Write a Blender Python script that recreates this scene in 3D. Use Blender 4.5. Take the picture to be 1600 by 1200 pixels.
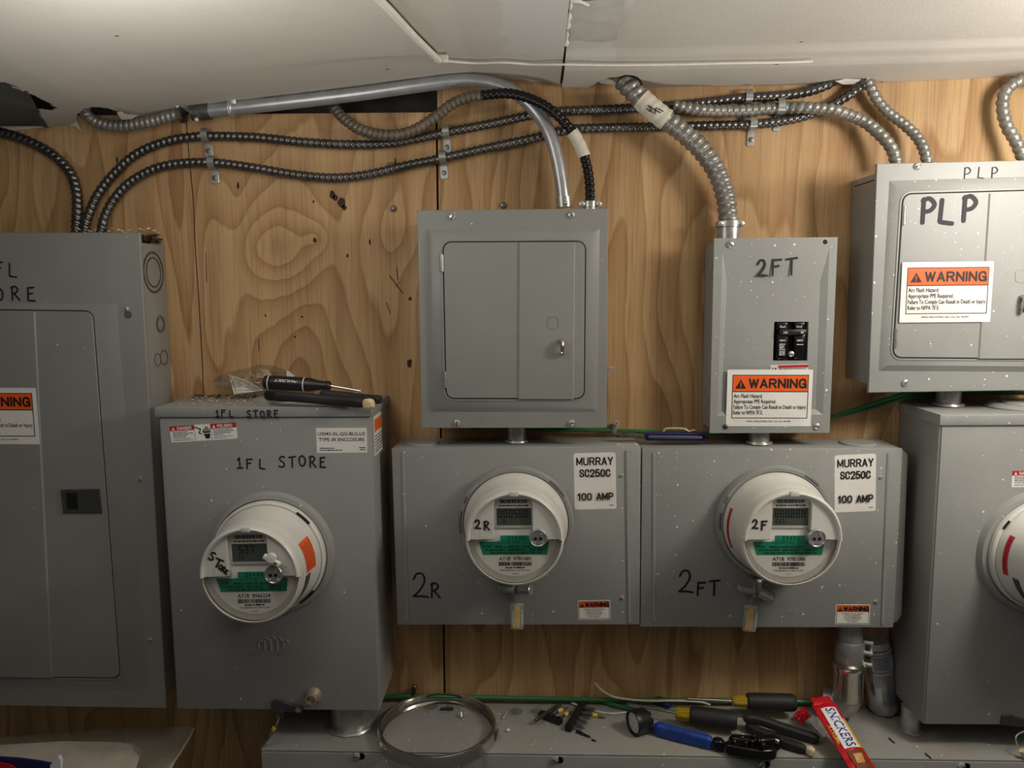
import bpy, bmesh, math, random
from mathutils import Matrix, Vector
random.seed(7)
PI = math.pi
SC = bpy.context.scene
COL = SC.collection
for o in list(bpy.data.objects):
    bpy.data.objects.remove(o)

# ------------------------------------------------------------------ camera
EYE = Vector((0.0, -1.30, 1.50))
FOCAL, YAW, PITCH, ROLL = 1202.0, math.radians(1.6), math.radians(6.9), math.radians(-0.15)
CAMR = Matrix.Rotation(YAW, 3, 'Z') @ Matrix.Rotation(PI/2-PITCH, 3, 'X') @ Matrix.Rotation(ROLL, 3, 'Z')
cd = bpy.data.cameras.new('camera')
cd.sensor_width = 36.0; cd.lens = FOCAL/1600*36.0; cd.clip_start = 0.02
cam = bpy.data.objects.new('camera', cd); COL.objects.link(cam)
cam.matrix_world = Matrix.Translation(EYE) @ CAMR.to_4x4()
SC.camera = cam

# ------------------------------------------------------------------ light and exposure
SC.view_settings.view_transform = 'Standard'
SC.view_settings.look = 'None'
SC.view_settings.gamma = 1.0
SC.view_settings.use_curve_mapping = False
SC.view_settings.exposure = 0.32
w = bpy.data.worlds.new('room_air'); SC.world = w; w.use_nodes = True
w.node_tree.nodes['Background'].inputs['Color'].default_value = (1.0, 0.93, 0.84, 1)
w.node_tree.nodes['Background'].inputs['Strength'].default_value = 0.035
def bulb(name, loc, radius, power, col):
    ld = bpy.data.lights.new(name, 'POINT'); ld.shadow_soft_size = radius; ld.energy = power; ld.color = col
    o = bpy.data.objects.new(name, ld); COL.objects.link(o); o.location = loc; return o
bulb('bare_bulb', (0.86, -0.52, 1.71), 0.09, 11.0, (1.0, 0.93, 0.84))
bulb('left_fill', (-0.42, -0.55, 1.71), 0.18, 3.0, (1.0, 0.95, 0.89))  # added fill with no visible source, lifts the dim left side
ld = bpy.data.lights.new('ceiling_fill', 'SPOT'); ld.energy = 54.0; ld.color = (1.0, 0.95, 0.88); ld.spot_size = math.radians(105); ld.spot_blend = 1.0; ld.shadow_soft_size = 0.12  # added unseen uplight, brightens the ceiling and its bounce onto the wall
wk = bpy.data.objects.new('ceiling_fill', ld); COL.objects.link(wk); wk.location = (0.55, -1.15, 0.25)
wk.rotation_euler = (PI, 0.0, 0.0)

# ------------------------------------------------------------------ picture measurements to metres
def ray(px, py):
    return (CAMR @ Vector(((px-800)/FOCAL, -(py-600)/FOCAL, -1.0))).normalized()
def at(px, py, out=0.0):            # the point seen at a pixel, `out` metres in front of the wall
    d = ray(px, py); t = (-out-EYE.y)/d.y
    return EYE + d*t
def atz(px, py, z):                 # the point seen at a pixel on the level z
    d = ray(px, py); t = (z-EYE.z)/d.z
    return EYE + d*t

# ------------------------------------------------------------------ materials
def lin(c):
    if isinstance(c, (int, float)): c = (c, c, c)
    f = lambda v: v/12.92 if v <= 0.04045 else ((v+0.055)/1.055)**2.4
    return tuple(f(v/255.0) for v in c) + (1.0,)
class NT:
    def __init__(s, name):
        s.m = bpy.data.materials.new(name); s.m.use_nodes = True
        s.t = s.m.node_tree; s.b = s.t.nodes['Principled BSDF']; s.out = s.t.nodes['Material Output']
    def n(s, typ, **kw):
        nd = s.t.nodes.new(typ)
        for k, v in kw.items():
            if k == 'ins':
                for kk, vv in v.items(): s.set(nd, kk, vv)
            else: setattr(nd, k, v)
        return nd
    def set(s, nd, k, v):
        i = nd.inputs[k]
        if isinstance(v, bpy.types.NodeSocket): s.t.links.new(v, i)
        elif isinstance(v, bpy.types.Node): s.t.links.new(v.outputs[0], i)
        else: i.default_value = v
    def math(s, op, a, b=0.0, c=0.0):
        nd = s.n('ShaderNodeMath', operation=op)
        s.set(nd, 0, a); s.set(nd, 1, b); s.set(nd, 2, c)
        return nd.outputs[0]
    def mix(s, f, a, b, blend='MIX'):
        nd = s.n('ShaderNodeMix', data_type='RGBA', blend_type=blend)
        s.set(nd, 0, f); s.set(nd, 6, a); s.set(nd, 7, b)
        return nd.outputs[2]
    def coords(s, scale=(1, 1, 1), loc=(0, 0, 0), world=False):
        if world: src = s.n('ShaderNodeNewGeometry').outputs['Position']
        else: src = s.n('ShaderNodeTexCoord').outputs['Object']
        mp = s.n('ShaderNodeMapping'); s.set(mp, 'Vector', src); mp.inputs['Scale'].default_value = scale; mp.inputs['Location'].default_value = loc
        return mp.outputs[0]
    def noise(s, vec, scale=1.0, detail=2.0, rough=0.5, dist=0.0):
        nd = s.n('ShaderNodeTexNoise'); s.set(nd, 'Vector', vec); s.set(nd, 'Scale', scale); s.set(nd, 'Detail', detail); s.set(nd, 'Roughness', rough); s.set(nd, 'Distortion', dist)
        return nd.outputs[0]
    def ramp(s, f, stops):
        nd = s.n('ShaderNodeValToRGB'); s.set(nd, 0, f); cr = nd.color_ramp
        while len(cr.elements) < len(stops): cr.elements.new(0.5)
        for e, (p, c) in zip(cr.elements, stops):
            e.position = p; e.color = c if len(c) == 4 else tuple(c)+(1,)
        return nd.outputs[0]
    def smooth(s, v, a, b):
        nd = s.n('ShaderNodeMapRange', interpolation_type='SMOOTHSTEP'); s.set(nd, 0, v); s.set(nd, 1, a); s.set(nd, 2, b)
        return nd.outputs[0]
    def bump(s, h, strength=0.3, dist=0.001):
        nd = s.n('ShaderNodeBump'); s.set(nd, 'Height', h); s.set(nd, 'Strength', strength); s.set(nd, 'Distance', dist)
        s.set(s.b, 'Normal', nd)
    def p(s, **kw):
        for k, v in kw.items(): s.set(s.b, k.replace('_', ' '), v)
        return s.m
def plain(name, c, rough=0.5, metal=0.0, var=0.12, coat=0.0, bump=0.0, vs=60.0, **kw):
    t = NT(name); base = lin(c)
    v = t.noise(t.coords(), vs, 3, 0.6)
    dk = tuple(x*(1-var) for x in base[:3])+(1,); lt = tuple(min(1, x*(1+var)) for x in base[:3])+(1,)
    t.p(Base_Color=t.ramp(v, [(0.3, dk), (0.7, lt)]), Roughness=t.math('MULTIPLY_ADD', v, 0.12, rough-0.06), Metallic=metal)
    if coat: t.p(Coat_Weight=coat, Coat_Roughness=0.12)
    if bump: t.bump(v, bump, 0.0005)
    for k, x in kw.items(): t.set(t.b, k.replace('_', ' '), x)
    return t.m
def specks(t, vec, scale, r, keep):
    v = t.n('ShaderNodeTexVoronoi', voronoi_dimensions='2D'); t.set(v, 'Vector', vec); t.set(v, 'Scale', scale)
    sep = t.n('ShaderNodeSeparateColor'); t.set(sep, 0, v.outputs['Color'])
    g = t.math('POWER', sep.outputs[0], 3.0)
    rad = t.math('MULTIPLY', t.math('MULTIPLY', g, r), t.math('GREATER_THAN', sep.outputs[1], 1-keep))
    return t.math('LESS_THAN', v.outputs['Distance'], rad)
def paint(name, c, keep=0.5, top=False, rough=0.42, grime=0.5):
    # factory grey enamel, a little grime, and white plaster dust that has fallen on it
    t = NT(name); base = lin(c)
    n1 = t.noise(t.coords((1, 1, 1)), 5.0, 4, 0.6)
    n2 = t.noise(t.coords((1, 1, 1)), 140.0, 2, 0.6)
    dk = tuple(x*0.90 for x in base[:3])+(1,); lt = tuple(x*1.07 for x in base[:3])+(1,)
    colr = t.ramp(n1, [(0.3, dk), (0.7, lt)])
    geo = t.n('ShaderNodeTexCoord').outputs['Normal']
    sp = t.n('ShaderNodeSeparateXYZ'); t.set(sp, 0, geo)
    mp = t.n('ShaderNodeMapping'); t.set(mp, 'Vector', t.n('ShaderNodeTexCoord').outputs['Object'])
    if top: mp.inputs['Rotation'].default_value = (PI/2, 0, 0)
    face = t.math('GREATER_THAN', sp.outputs[1 if top else 2], 0.85)
    s1 = specks(t, mp.outputs[0], 34.0, 0.062, keep); s2 = specks(t, mp.outputs[0], 80.0, 0.07, keep*0.7)
    d = t.math('MULTIPLY', t.math('MAXIMUM', s1, s2), face)
    if top:
        g = t.math('MULTIPLY', t.smooth(t.noise(t.coords((1, 1, 1), (3, 1, 2)), 9.0, 6, 0.7), 0.42, 0.72), t.math('MULTIPLY', face, grime))
        colr = t.mix(g, colr, lin((150, 138, 118)))
    colr = t.mix(d, colr, lin((236, 234, 226)))
    t.p(Base_Color=colr, Roughness=t.math('MULTIPLY_ADD', n1, 0.2, rough-0.1), Specular_IOR_Level=0.45)
    t.bump(n2, 0.05, 0.0006)
    return t.m
GREY = (148, 150, 147)
M_PAINT = paint('grey_enamel', GREY, 0.45)
M_PAINTR = paint('grey_enamel_dusty', GREY, 0.95)
M_PAINTL = paint('grey_enamel_clean', (142, 143, 139), 0.10)
M_PAINTT = paint('grey_enamel_ledge', (150, 151, 146), 0.9, top=True, grime=0.55)
M_GROOVE = plain('groove_shadow_gap', (26, 27, 26), 0.8)
M_ZINC = plain('zinc_plated_steel', (178, 178, 174), 0.33, 0.65, 0.18, vs=90)
M_SCREW = plain('bright_screw_steel', (204, 204, 200), 0.3, 0.6, 0.1, vs=200)
M_CHROME = plain('polished_steel', (206, 202, 192), 0.15, 0.95, 0.08)
M_STEELD = plain('weathered_steel', (120, 119, 114), 0.38, 0.9, 0.25, vs=120)
M_EMT = plain('galvanized_tube', (176, 178, 180), 0.34, 0.6, 0.12, vs=40)
M_BX = plain('dark_armor_steel', (104, 102, 100), 0.32, 0.85, 0.25, vs=70)
M_FLEX = plain('grey_flex_steel', (146, 144, 138), 0.40, 0.55, 0.2, vs=60)
M_FLEXB = plain('brown_grey_flex', (118, 108, 94), 0.5, 0.5, 0.25, vs=60)
M_BXBLK = plain('black_armor', (34, 33, 33), 0.3, 0.5, 0.2)
M_TAPE = plain('white_cloth_tape', (214, 208, 192), 0.7, 0, 0.1, bump=0.3, vs=120)
M_WHITE = plain('meter_white_plastic', (214, 213, 206), 0.36, 0, 0.04, coat=0.15, vs=12)
M_LABEL = plain('label_white', (232, 230, 224), 0.5, 0, 0.03, vs=30)
M_LABELG = plain('label_off_white', (210, 207, 198), 0.55, 0, 0.05, vs=30)
M_INK = plain('printed_black', (22, 21, 22), 0.55, 0, 0.1)
M_MARK = plain('marker_black', (20, 20, 24), 0.65, 0, 0.1)
M_MARKW = plain('worn_marker', (50, 50, 58), 0.75, 0, 0.1, vs=400)
M_INKG = plain('printed_grey', (92, 90, 88), 0.6, 0, 0.1)
M_ORANGE = plain('warning_orange', (238, 98, 34), 0.45, 0, 0.05)
M_RED = plain('danger_red', (178, 34, 44), 0.45, 0, 0.08)
M_GREENL = plain('meter_label_green', (22, 140, 108), 0.45, 0, 0.08)
M_GREEND = plain('meter_label_dark_green', (12, 78, 62), 0.5, 0, 0.1)
M_LCD = plain('lcd_glass', (74, 82, 76), 0.2, 0, 0.06)
M_LCDSEG = plain('lcd_segment', (40, 46, 44), 0.3, 0, 0.06)
M_BLACK = plain('black_plastic', (24, 24, 25), 0.42, 0, 0.15)
M_BLACKG = plain('black_glossy_plastic', (20, 20, 22), 0.2, 0, 0.1)
M_RUBBER = plain('black_rubber', (30, 30, 31), 0.62, 0, 0.15, bump=0.2, vs=300)
M_CHAR = plain('charcoal_plastic', (62, 63, 64), 0.5, 0, 0.08)
M_BLUE = plain('blue_grip', (24, 62, 148), 0.5, 0, 0.12, bump=0.1, vs=150)
M_NAVY = plain('navy_enamel', (22, 30, 84), 0.3, 0, 0.1)
M_YELLOW = plain('yellow_tape', (216, 180, 60), 0.5, 0, 0.15)
M_GREENW = plain('green_wire', (38, 106, 58), 0.42, 0, 0.1)
M_WIREW = plain('white_wire', (198, 192, 178), 0.5, 0, 0.1)
M_CREAM = plain('cream_plastic', (220, 200, 160), 0.5, 0, 0.08)
M_BARE = plain('gypsum_white', (226, 222, 212), 0.85, 0, 0.08, bump=0.4)
M_DRYGREY = plain('old_grey_board', (86, 88, 80), 0.85, 0, 0.2, bump=0.3, vs=20)
M_BRASSN = plain('dull_nickel', (196, 178, 154), 0.32, 0.55, 0.15)
M_SNRED = plain('wrapper_red', (196, 22, 30), 0.3, 0, 0.1)
M_SNWHITE = plain('wrapper_white', (232, 232, 236), 0.35, 0, 0.05)
M_SNBLUE = plain('wrapper_blue', (24, 36, 128), 0.35, 0, 0.05)
M_SNBROWN = plain('wrapper_brown', (120, 62, 28), 0.35, 0, 0.35, vs=160)
M_SNNUT = plain('wrapper_tan', (206, 150, 88), 0.35, 0, 0.3, vs=200)
M_CAN = plain('brushed_aluminium', (206, 208, 212), 0.22, 0.7, 0.08)
M_VOID = plain('dark_masonry', (66, 63, 60), 0.95, 0, 0.5, bump=0.6, vs=18)  # uneven dark grey for the backing wall and the deck
def amber():
    t = NT('amber_plastic'); return t.p(Base_Color=lin((190, 158, 22)), Roughness=0.25, Transmission_Weight=0.35, IOR=1.45)
M_AMBER = amber()
def clear(name, tint=(0.97, 0.97, 0.95, 1), gl=0.10, rough=0.08):
    # thin clear film: mostly see-through with a fresnel reflection
    t = NT(name)
    tr = t.n('ShaderNodeBsdfTransparent'); tr.inputs[0].default_value = tint
    g = t.n('ShaderNodeBsdfGlossy'); g.inputs['Roughness'].default_value = rough
    lw = t.n('ShaderNodeLayerWeight'); lw.inputs[0].default_value = 0.35
    f = t.math('MULTIPLY_ADD', lw.outputs['Facing'], 0.45, gl)
    mx = t.n('ShaderNodeMixShader'); t.set(mx, 0, f); t.t.links.new(tr.outputs[0], mx.inputs[1]); t.t.links.new(g.outputs[0], mx.inputs[2])
    t.t.links.new(mx.outputs[0], t.out.inputs['Surface'])
    return t.m
M_CLEAR = clear('clear_polycarbonate', gl=0.03)
M_FILM = clear('crinkled_film', (0.9, 0.88, 0.84, 1), 0.16, 0.22)
def milky(name, c, alpha):
    t = NT(name)
    n = t.noise(t.coords(), 18, 4, 0.6)
    t.p(Base_Color=lin(c), Roughness=0.4, Alpha=t.math('MULTIPLY_ADD', n, 0.35, alpha-0.17)); t.bump(n, 0.4, 0.004)
    return t.m
M_SEALC = milky('clear_seal_plastic', (228, 228, 218), 0.19)
M_POLY = milky('frosted_poly_bag', (176, 168, 154), 0.42)

def plywood(name, off, knots=()):
    t = NT(name)
    P = t.n('ShaderNodeNewGeometry').outputs['Position']
    def vec(sx, sz, o=0.0):
        mp = t.n('ShaderNodeMapping'); t.set(mp, 'Vector', P); mp.inputs['Scale'].default_value = (sx, 0.0, sz); mp.inputs['Location'].default_value = (o+off, off*0.7, o*1.3)
        return mp.outputs[0]
    sx = t.n('ShaderNodeSeparateXYZ'); t.set(sx, 0, P)
    h = t.noise(vec(4.2, 1.25, 2.3), 1.0, 2.2, 0.42, 0.25)
    for px, py, kx, kz, amp in knots:      # whorls where the veneer was cut across a knot
        c0 = at(px, py); dx = t.math('DIVIDE', t.math('SUBTRACT', sx.outputs[0], c0.x), kx); dz = t.math('DIVIDE', t.math('SUBTRACT', sx.outputs[2], c0.z), kz)
        g = t.math('EXPONENT', t.math('MULTIPLY', t.math('ADD', t.math('MULTIPLY', dx, dx), t.math('MULTIPLY', dz, dz)), -1.0))
        h = t.math('MULTIPLY_ADD', g, amp, h)
    h2 = t.noise(vec(16.0, 3.0, 5.1), 1.0, 2, 0.5)
    hh = t.math('ADD', t.math('MULTIPLY', h, 15.0), t.math('MULTIPLY', h2, 1.1))
    saw = t.math('FRACT', t.math('ADD', hh, t.math('MULTIPLY', sx.outputs[0], 4.0)))
    saw = t.math('FRACT', t.math('ADD', saw, t.math('MULTIPLY', t.noise(vec(60, 14, 3.3), 1.0, 3, 0.6), 0.10)))
    band = t.ramp(saw, [(0.0, lin((194, 162, 121))), (0.45, lin((186, 152, 110))), (0.80, lin((170, 134, 94))), (0.93, lin((154, 117, 79))), (1.0, lin((190, 157, 115)))])
    grain = t.noise(vec(260, 7, 1.0), 1.0, 4, 0.65)
    gc = t.ramp(grain, [(0.25, (0.52, 0.47, 0.42)), (0.5, (1, 1, 1)), (0.75, (1.14, 1.14, 1.14))])
    c = t.mix(0.9, band, gc, 'MULTIPLY')
    chk = t.smooth(t.noise(vec(120, 3.2, 8.0), 1.0, 3, 0.55), 0.70, 0.77)
    gate = t.smooth(t.noise(vec(5, 2.5, 4.0), 1.0, 2, 0.5), 0.42, 0.62)
    c = t.mix(t.math('MULTIPLY', t.math('MULTIPLY', chk, gate), 0.75), c, lin((74, 48, 26)))
    stain = t.smooth(t.noise(vec(2.2, 2.0, 11.0), 1.0, 5, 0.6), 0.48, 0.75)
    c = t.mix(t.math('MULTIPLY', stain, 0.38), c, lin((128, 86, 50)))
    c = t.mix(0.25, c, t.ramp(t.noise(vec(28, 0.6, 6.0), 1.0, 2, 0.5), [(0.3, lin((140, 98, 58))), (0.7, lin((214, 178, 124)))]))
    t.p(Base_Color=c, Roughness=0.62, Specular_IOR_Level=0.3)
    t.bump(t.math('SUBTRACT', grain, t.math('MULTIPLY', chk, 0.6)), 0.25, 0.001)
    return t.m
M_PLYL = plywood('plywood_old', 0.0, [(430, 388, .060, .050, .11), (497, 372, .022, .028, .09), (610, 368, .030, .045, .07), (455, 400, .15, .15, .20)])
M_PLYR = plywood('plywood_new', 7.3)
def ceilpaint():
    t = NT('ceiling_paint'); P = t.n('ShaderNodeNewGeometry').outputs['Position']
    n = t.noise(P, 14, 5, 0.6); n2 = t.noise(P, 260, 2, 0.6); n3 = t.noise(P, 3, 4, 0.6)
    c = t.ramp(n3, [(0.3, lin((200, 196, 188))), (0.7, lin((212, 208, 199)))])
    sp = t.n('ShaderNodeSeparateXYZ'); t.set(sp, 0, P)
    # the bare, bluish patch where old tape was pulled off around the joint
    cx = at(884, 30, 0).x*0.78
    dx = t.math('ABSOLUTE', t.math('SUBTRACT', sp.outputs[0], cx-0.005))
    dy = t.math('ABSOLUTE', t.math('ADD', sp.outputs[1], 0.265))
    dd = t.math('MAXIMUM', t.math('DIVIDE', dx, 0.075), t.math('DIVIDE', dy, 0.125))
    m = t.smooth(t.math('ADD', dd, t.math('MULTIPLY', t.math('SUBTRACT', n, 0.5), 1.1)), 1.04, 0.98)
    c = t.mix(t.math('MULTIPLY', m, 0.8), c, lin((212, 214, 210)))
    sc = t.smooth(t.noise(P, 38, 5, 0.7), 0.66, 0.72)
    c = t.mix(t.math('MULTIPLY', sc, 0.14), c, lin((226, 222, 212)))
    t.p(Base_Color=c, Roughness=0.7, Specular_IOR_Level=0.3)
    t.bump(t.math('ADD', n2, t.math('MULTIPLY', n, 1.5)), 0.18, 0.002)
    return t.m
M_CEIL = ceilpaint()

BLOCK = {'W': [[(0, 1), (.26, 0), (.5, .95), (.74, 0), (1, 1)]], 'A': [[(0, 0), (.5, 1), (1, 0)], [(.2, .3), (.8, .3)]],
 'R': [[(0, 0), (0, 1)], [(0, 1), (.6, 1)], ['s', (.6, 1), (.9, .9), (.96, .74), (.9, .58), (.6, .48)], [(.6, .48), (0, .48)], [(.55, .48), (1, 0)]],
 'P': [[(0, 0), (0, 1)], [(0, 1), (.6, 1)], ['s', (.6, 1), (.9, .92), (1, .72), (.9, .52), (.6, .44)], [(.6, .44), (0, .44)]],
 'N': [[(0, 0), (0, 1), (1, 0), (1, 1)]], 'I': [[(0, 0), (0, 1)]], 'M': [[(0, 0), (0, 1), (.5, .15), (1, 1), (1, 0)]],
 'G': [['s', (.95, .72), (.8, .95), (.5, 1), (.13, .88), (0, .5), (.13, .1), (.5, 0), (.85, .1), (.98, .4)], [(.98, .0), (.98, .44), (.58, .44)]],
 'U': [[(0, 1), (0, .3)], ['s', (0, .3), (.12, .07), (.5, 0), (.88, .07), (1, .3)], [(1, .3), (1, 1)]], 'Y': [[(0, 1), (.5, .45), (1, 1)], [(.5, .45), (.5, 0)]],
 'S': [['s', (.95, .75), (.82, .95), (.5, 1), (.15, .93), (.04, .74), (.25, .56), (.75, .44), (.97, .25), (.85, .06), (.5, 0), (.14, .06), (0, .28)]],
 'C': [['s', (.96, .7), (.82, .93), (.5, 1), (.13, .9), (0, .5), (.13, .1), (.5, 0), (.84, .08), (.98, .32)]],
 '2': [['s', (.03, .7), (.12, .93), (.5, 1), (.88, .92), (.95, .70), (.75, .42), (.02, 0)], [(.02, 0), (1, 0)]],
 '5': [[(.9, 1), (.15, 1), (.06, .48)], ['s', (.06, .48), (.3, .62), (.65, .62), (.97, .42), (.95, .18), (.7, .02), (.35, 0), (.0, .22)]],
 '0': [['s', (.5, 1), (.1, .85), (0, .5), (.1, .15), (.5, 0), (.9, .15), (1, .5), (.9, .85), (.5, 1)]], 'O': [['s', (.5, 1), (.1, .85), (0, .5), (.1, .15), (.5, 0), (.9, .15), (1, .5), (.9, .85), (.5, 1)]],
 '1': [[(.1, .76), (.7, 1), (.7, 0)]], 'D': [[(.5, 0), (0, 0), (0, 1), (.5, 1)], ['s', (.5, 1), (.88, .86), (1, .5), (.88, .14), (.5, 0)]], 'E': [[(1, 1), (0, 1), (0, 0), (1, 0)], [(0, .52), (.9, .52)]], 'L': [[(0, 1), (0, 0), (1, 0)]]}
# ------------------------------------------------------------------ mesh helpers
def catmull(pts, step):
    P = [Vector(p) for p in pts]; P = [P[0]*2-P[1]] + P + [P[-1]*2-P[-2]]
    out = []
    for i in range(1, len(P)-2):
        p0, p1, p2, p3 = P[i-1:i+3]
        n = max(2, int((p2-p1).length/step))
        for k in range(n):
            t = k/n
            out.append(0.5*((2*p1)+(p2-p0)*t+(2*p0-5*p1+4*p2-p3)*t*t+(3*p1-p0-3*p2+p3)*t**3))
    out.append(P[-2]); return out
def even(pts, step):
    out = [pts[0].copy()]; acc = 0.0
    for a, b in zip(pts, pts[1:]):
        L = (b-a).length; pos = step-acc
        while pos <= L:
            out.append(a+(b-a)*(pos/L)); pos += step
        acc = L-(pos-step)
    return out
def rrect(w, h, r, n=6, cx=0.0, cy=0.0):
    pts = []
    for (sx, sy, a0) in ((1, 1, 0), (-1, 1, 90), (-1, -1, 180), (1, -1, 270)):
        for k in range(n+1):
            a = math.radians(a0+90*k/n); pts.append((cx+sx*(w/2-r)+r*math.cos(a), cy+sy*(h/2-r)+r*math.sin(a)))
    return pts
class MB:
    def __init__(s, M=None): s.bm = bmesh.new(); s.M = M or Matrix()
    def _add(s, verts, faces):
        vs = [s.bm.verts.new(s.M @ Vector(v)) for v in verts]
        for f in faces:
            try: s.bm.faces.new([vs[i] for i in f])
            except ValueError: pass
        return vs
    def box(s, x0, x1, y0, y1, z0, z1, bev=0.0, rot=None, seg=2):
        b = bmesh.new(); bmesh.ops.create_cube(b, size=1.0)
        c = Vector(((x0+x1)/2, (y0+y1)/2, (z0+z1)/2))
        for v in b.verts: v.co = Vector((v.co.x*(x1-x0), v.co.y*(y1-y0), v.co.z*(z1-z0)))
        if bev: bmesh.ops.bevel(b, geom=list(b.edges), offset=bev, segments=seg, affect='EDGES', profile=0.5)
        for v in b.verts: v.co = (rot @ v.co if rot else v.co) + c
        s.merge(b)
    def merge(s, b):
        b.verts.ensure_lookup_table(); b.verts.index_update()
        s._add([v.co for v in b.verts], [[v.index for v in f.verts] for f in b.faces]); b.free()
    def prism(s, pts, z0, z1, bev=0.0, top=None):
        # polygon in xy extruded along z; bev chamfers the z1 edge inwards; top = explicit polygon for the z1 end
        n = len(pts)
        if top is None and bev:
            area = sum(pts[i][0]*pts[(i+1) % n][1]-pts[(i+1) % n][0]*pts[i][1] for i in range(n)); sg = 1 if area > 0 else -1
            inn = []
            for i in range(n):
                a, b, c = Vector(pts[i-1]), Vector(pts[i]), Vector(pts[(i+1) % n])
                d1 = (b-a).normalized() if (b-a).length > 1e-9 else Vector((1, 0)); d2 = (c-b).normalized() if (c-b).length > 1e-9 else d1
                nn = Vector((-(d1.y+d2.y), d1.x+d2.x))*sg
                nn = nn.normalized() if nn.length > 1e-9 else Vector((-d1.y, d1.x))*sg
                inn.append(tuple(b+nn*bev))
            loops = [(pts, z0), (pts, z1-bev*math.copysign(1, z1-z0)), (inn, z1)]
        else: loops = [(pts, z0), (top or pts, z1)]
        V = []; F = []
        for p, z in loops: V += [(x, y, z) for x, y in p]
        for k in range(len(loops)-1):
            for i in range(n):
                j = (i+1) % n; F.append((k*n+i, k*n+j, (k+1)*n+j, (k+1)*n+i))
        F.append(tuple(range(n))[::-1]); F.append(tuple((len(loops)-1)*n+i for i in range(n)))
        s._add(V, F)
    def ringp(s, outer, inner, z0, z1):
        n = len(outer); V = [(x, y, z0) for x, y in outer]+[(x, y, z0) for x, y in inner]+[(x, y, z1) for x, y in outer]+[(x, y, z1) for x, y in inner]
        F = []
        for i in range(n):
            j = (i+1) % n
            F += [(i, j, 2*n+j, 2*n+i), (n+j, n+i, 3*n+i, 3*n+j), (2*n+i, 2*n+j, 3*n+j, 3*n+i), (j, i, n+i, n+j)]
        s._add(V, F)
    def flat(s, pts, z=0.0):
        s._add([(x, y, z) for x, y in pts], [tuple(range(len(pts)))])
    def rect(s, x0, x1, y0, y1, z=0.0): s.flat([(x0, y0), (x1, y0), (x1, y1), (x0, y1)], z)
    def lathe(s, prof, o=(0, 0, 0), axis=(0, 0, 1), seg=32, a0=0.0, a1=2*PI, sy=1.0):
        o = Vector(o); q = Vector((0, 0, 1)).rotation_difference(Vector(axis).normalized())
        full = abs(a1-a0-2*PI) < 1e-6; ns = seg if full else seg+1
        V = []; F = []
        for r, h in prof:
            for k in range(ns):
                a = a0+(a1-a0)*k/seg
                V.append(o + q @ Vector((r*math.cos(a), r*math.sin(a)*sy, h)))
        for i in range(len(prof)-1):
            for k in range(seg):
                k2 = (k+1) % ns
                F.append((i*ns+k, i*ns+k2, (i+1)*ns+k2, (i+1)*ns+k))
        if full and prof[0] != prof[-1]:
            if prof[0][0] > 1e-6: F.append(tuple(range(ns))[::-1])
            if prof[-1][0] > 1e-6: F.append(tuple((len(prof)-1)*ns+k for k in range(ns)))
        s._add(V, F)
    def cyl(s, a, b, r, r2=None, seg=20, bev=0.0):
        a, b = Vector(a), Vector(b); L = (b-a).length; r2 = r if r2 is None else r2
        if bev: prof = [(r-bev, 0), (r, bev), (r2, L-bev), (r2-bev, L)]
        else: prof = [(r, 0), (r2, L)]
        s.lathe(prof, a, b-a, seg)
    def ball(s, c, r, seg=12, sq=(1, 1, 1)):
        b = bmesh.new(); bmesh.ops.create_uvsphere(b, u_segments=seg, v_segments=max(6, seg//2), radius=r)
        for v in b.verts: v.co = Vector((v.co.x*sq[0], v.co.y*sq[1], v.co.z*sq[2])) + Vector(c)
        s.merge(b)
    def tube(s, pts, r, seg=12, rf=None, closed_ends=True, flat=1.0):
        pts = [Vector(p) for p in pts]; n = len(pts); T = []
        for i in range(n):
            d = pts[min(n-1, i+1)]-pts[max(0, i-1)]; T.append(d.normalized())
        u = T[0].orthogonal().normalized(); V = []; F = []; sacc = 0.0
        for i in range(n):
            if i: sacc += (pts[i]-pts[i-1]).length
            u = (u-T[i]*u.dot(T[i])).normalized(); v = T[i].cross(u)
            for k in range(seg):
                a = 2*PI*k/seg; rr = rf(sacc, a) if rf else r
                V.append(pts[i]+u*(rr*math.cos(a))+v*(rr*math.sin(a)*flat))
        for i in range(n-1):
            for k in range(seg):
                k2 = (k+1) % seg; F.append((i*seg+k, i*seg+k2, (i+1)*seg+k2, (i+1)*seg+k))
        if closed_ends: F += [tuple(range(seg))[::-1], tuple((n-1)*seg+k for k in range(seg))]
        s._add(V, F)
    def text(s, txt, x, y, h, width=None, bold=0.0, align='C', z=0.0, rot=0.0, maxw=None):
        # printed letters: h = capital height; (x, y) = centre (or left end) on the base line
        cu = bpy.data.curves.new('t', 'FONT'); cu.body = txt; cu.size = 1.0; cu.fill_mode = 'FRONT'; cu.offset = bold; cu.resolution_u = 2
        ob = bpy.data.objects.new('t', cu); COL.objects.link(ob)
        me = bpy.data.meshes.new_from_object(ob.evaluated_get(bpy.context.evaluated_depsgraph_get()))
        bpy.data.objects.remove(ob); bpy.data.curves.remove(cu)
        if len(me.vertices):
            xs = [v.co.x for v in me.vertices]; x0, x1 = min(xs), max(xs)
            k = h/0.73; kx = k if width is None else width/max(1e-6, x1-x0)
            if maxw and (x1-x0)*kx > maxw: kx = maxw/(x1-x0)
            xo = {'C': (x0+x1)/2, 'L': x0, 'R': x1}[align]; c, sn = math.cos(rot), math.sin(rot)
            V = []
            for v in me.vertices:
                a, b = (v.co.x-xo)*kx, v.co.y*k
                V.append((x+a*c-b*sn, y+a*sn+b*c, z))
            s._add(V, [tuple(p.vertices) for p in me.polygons])
        bpy.data.meshes.remove(me)
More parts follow.
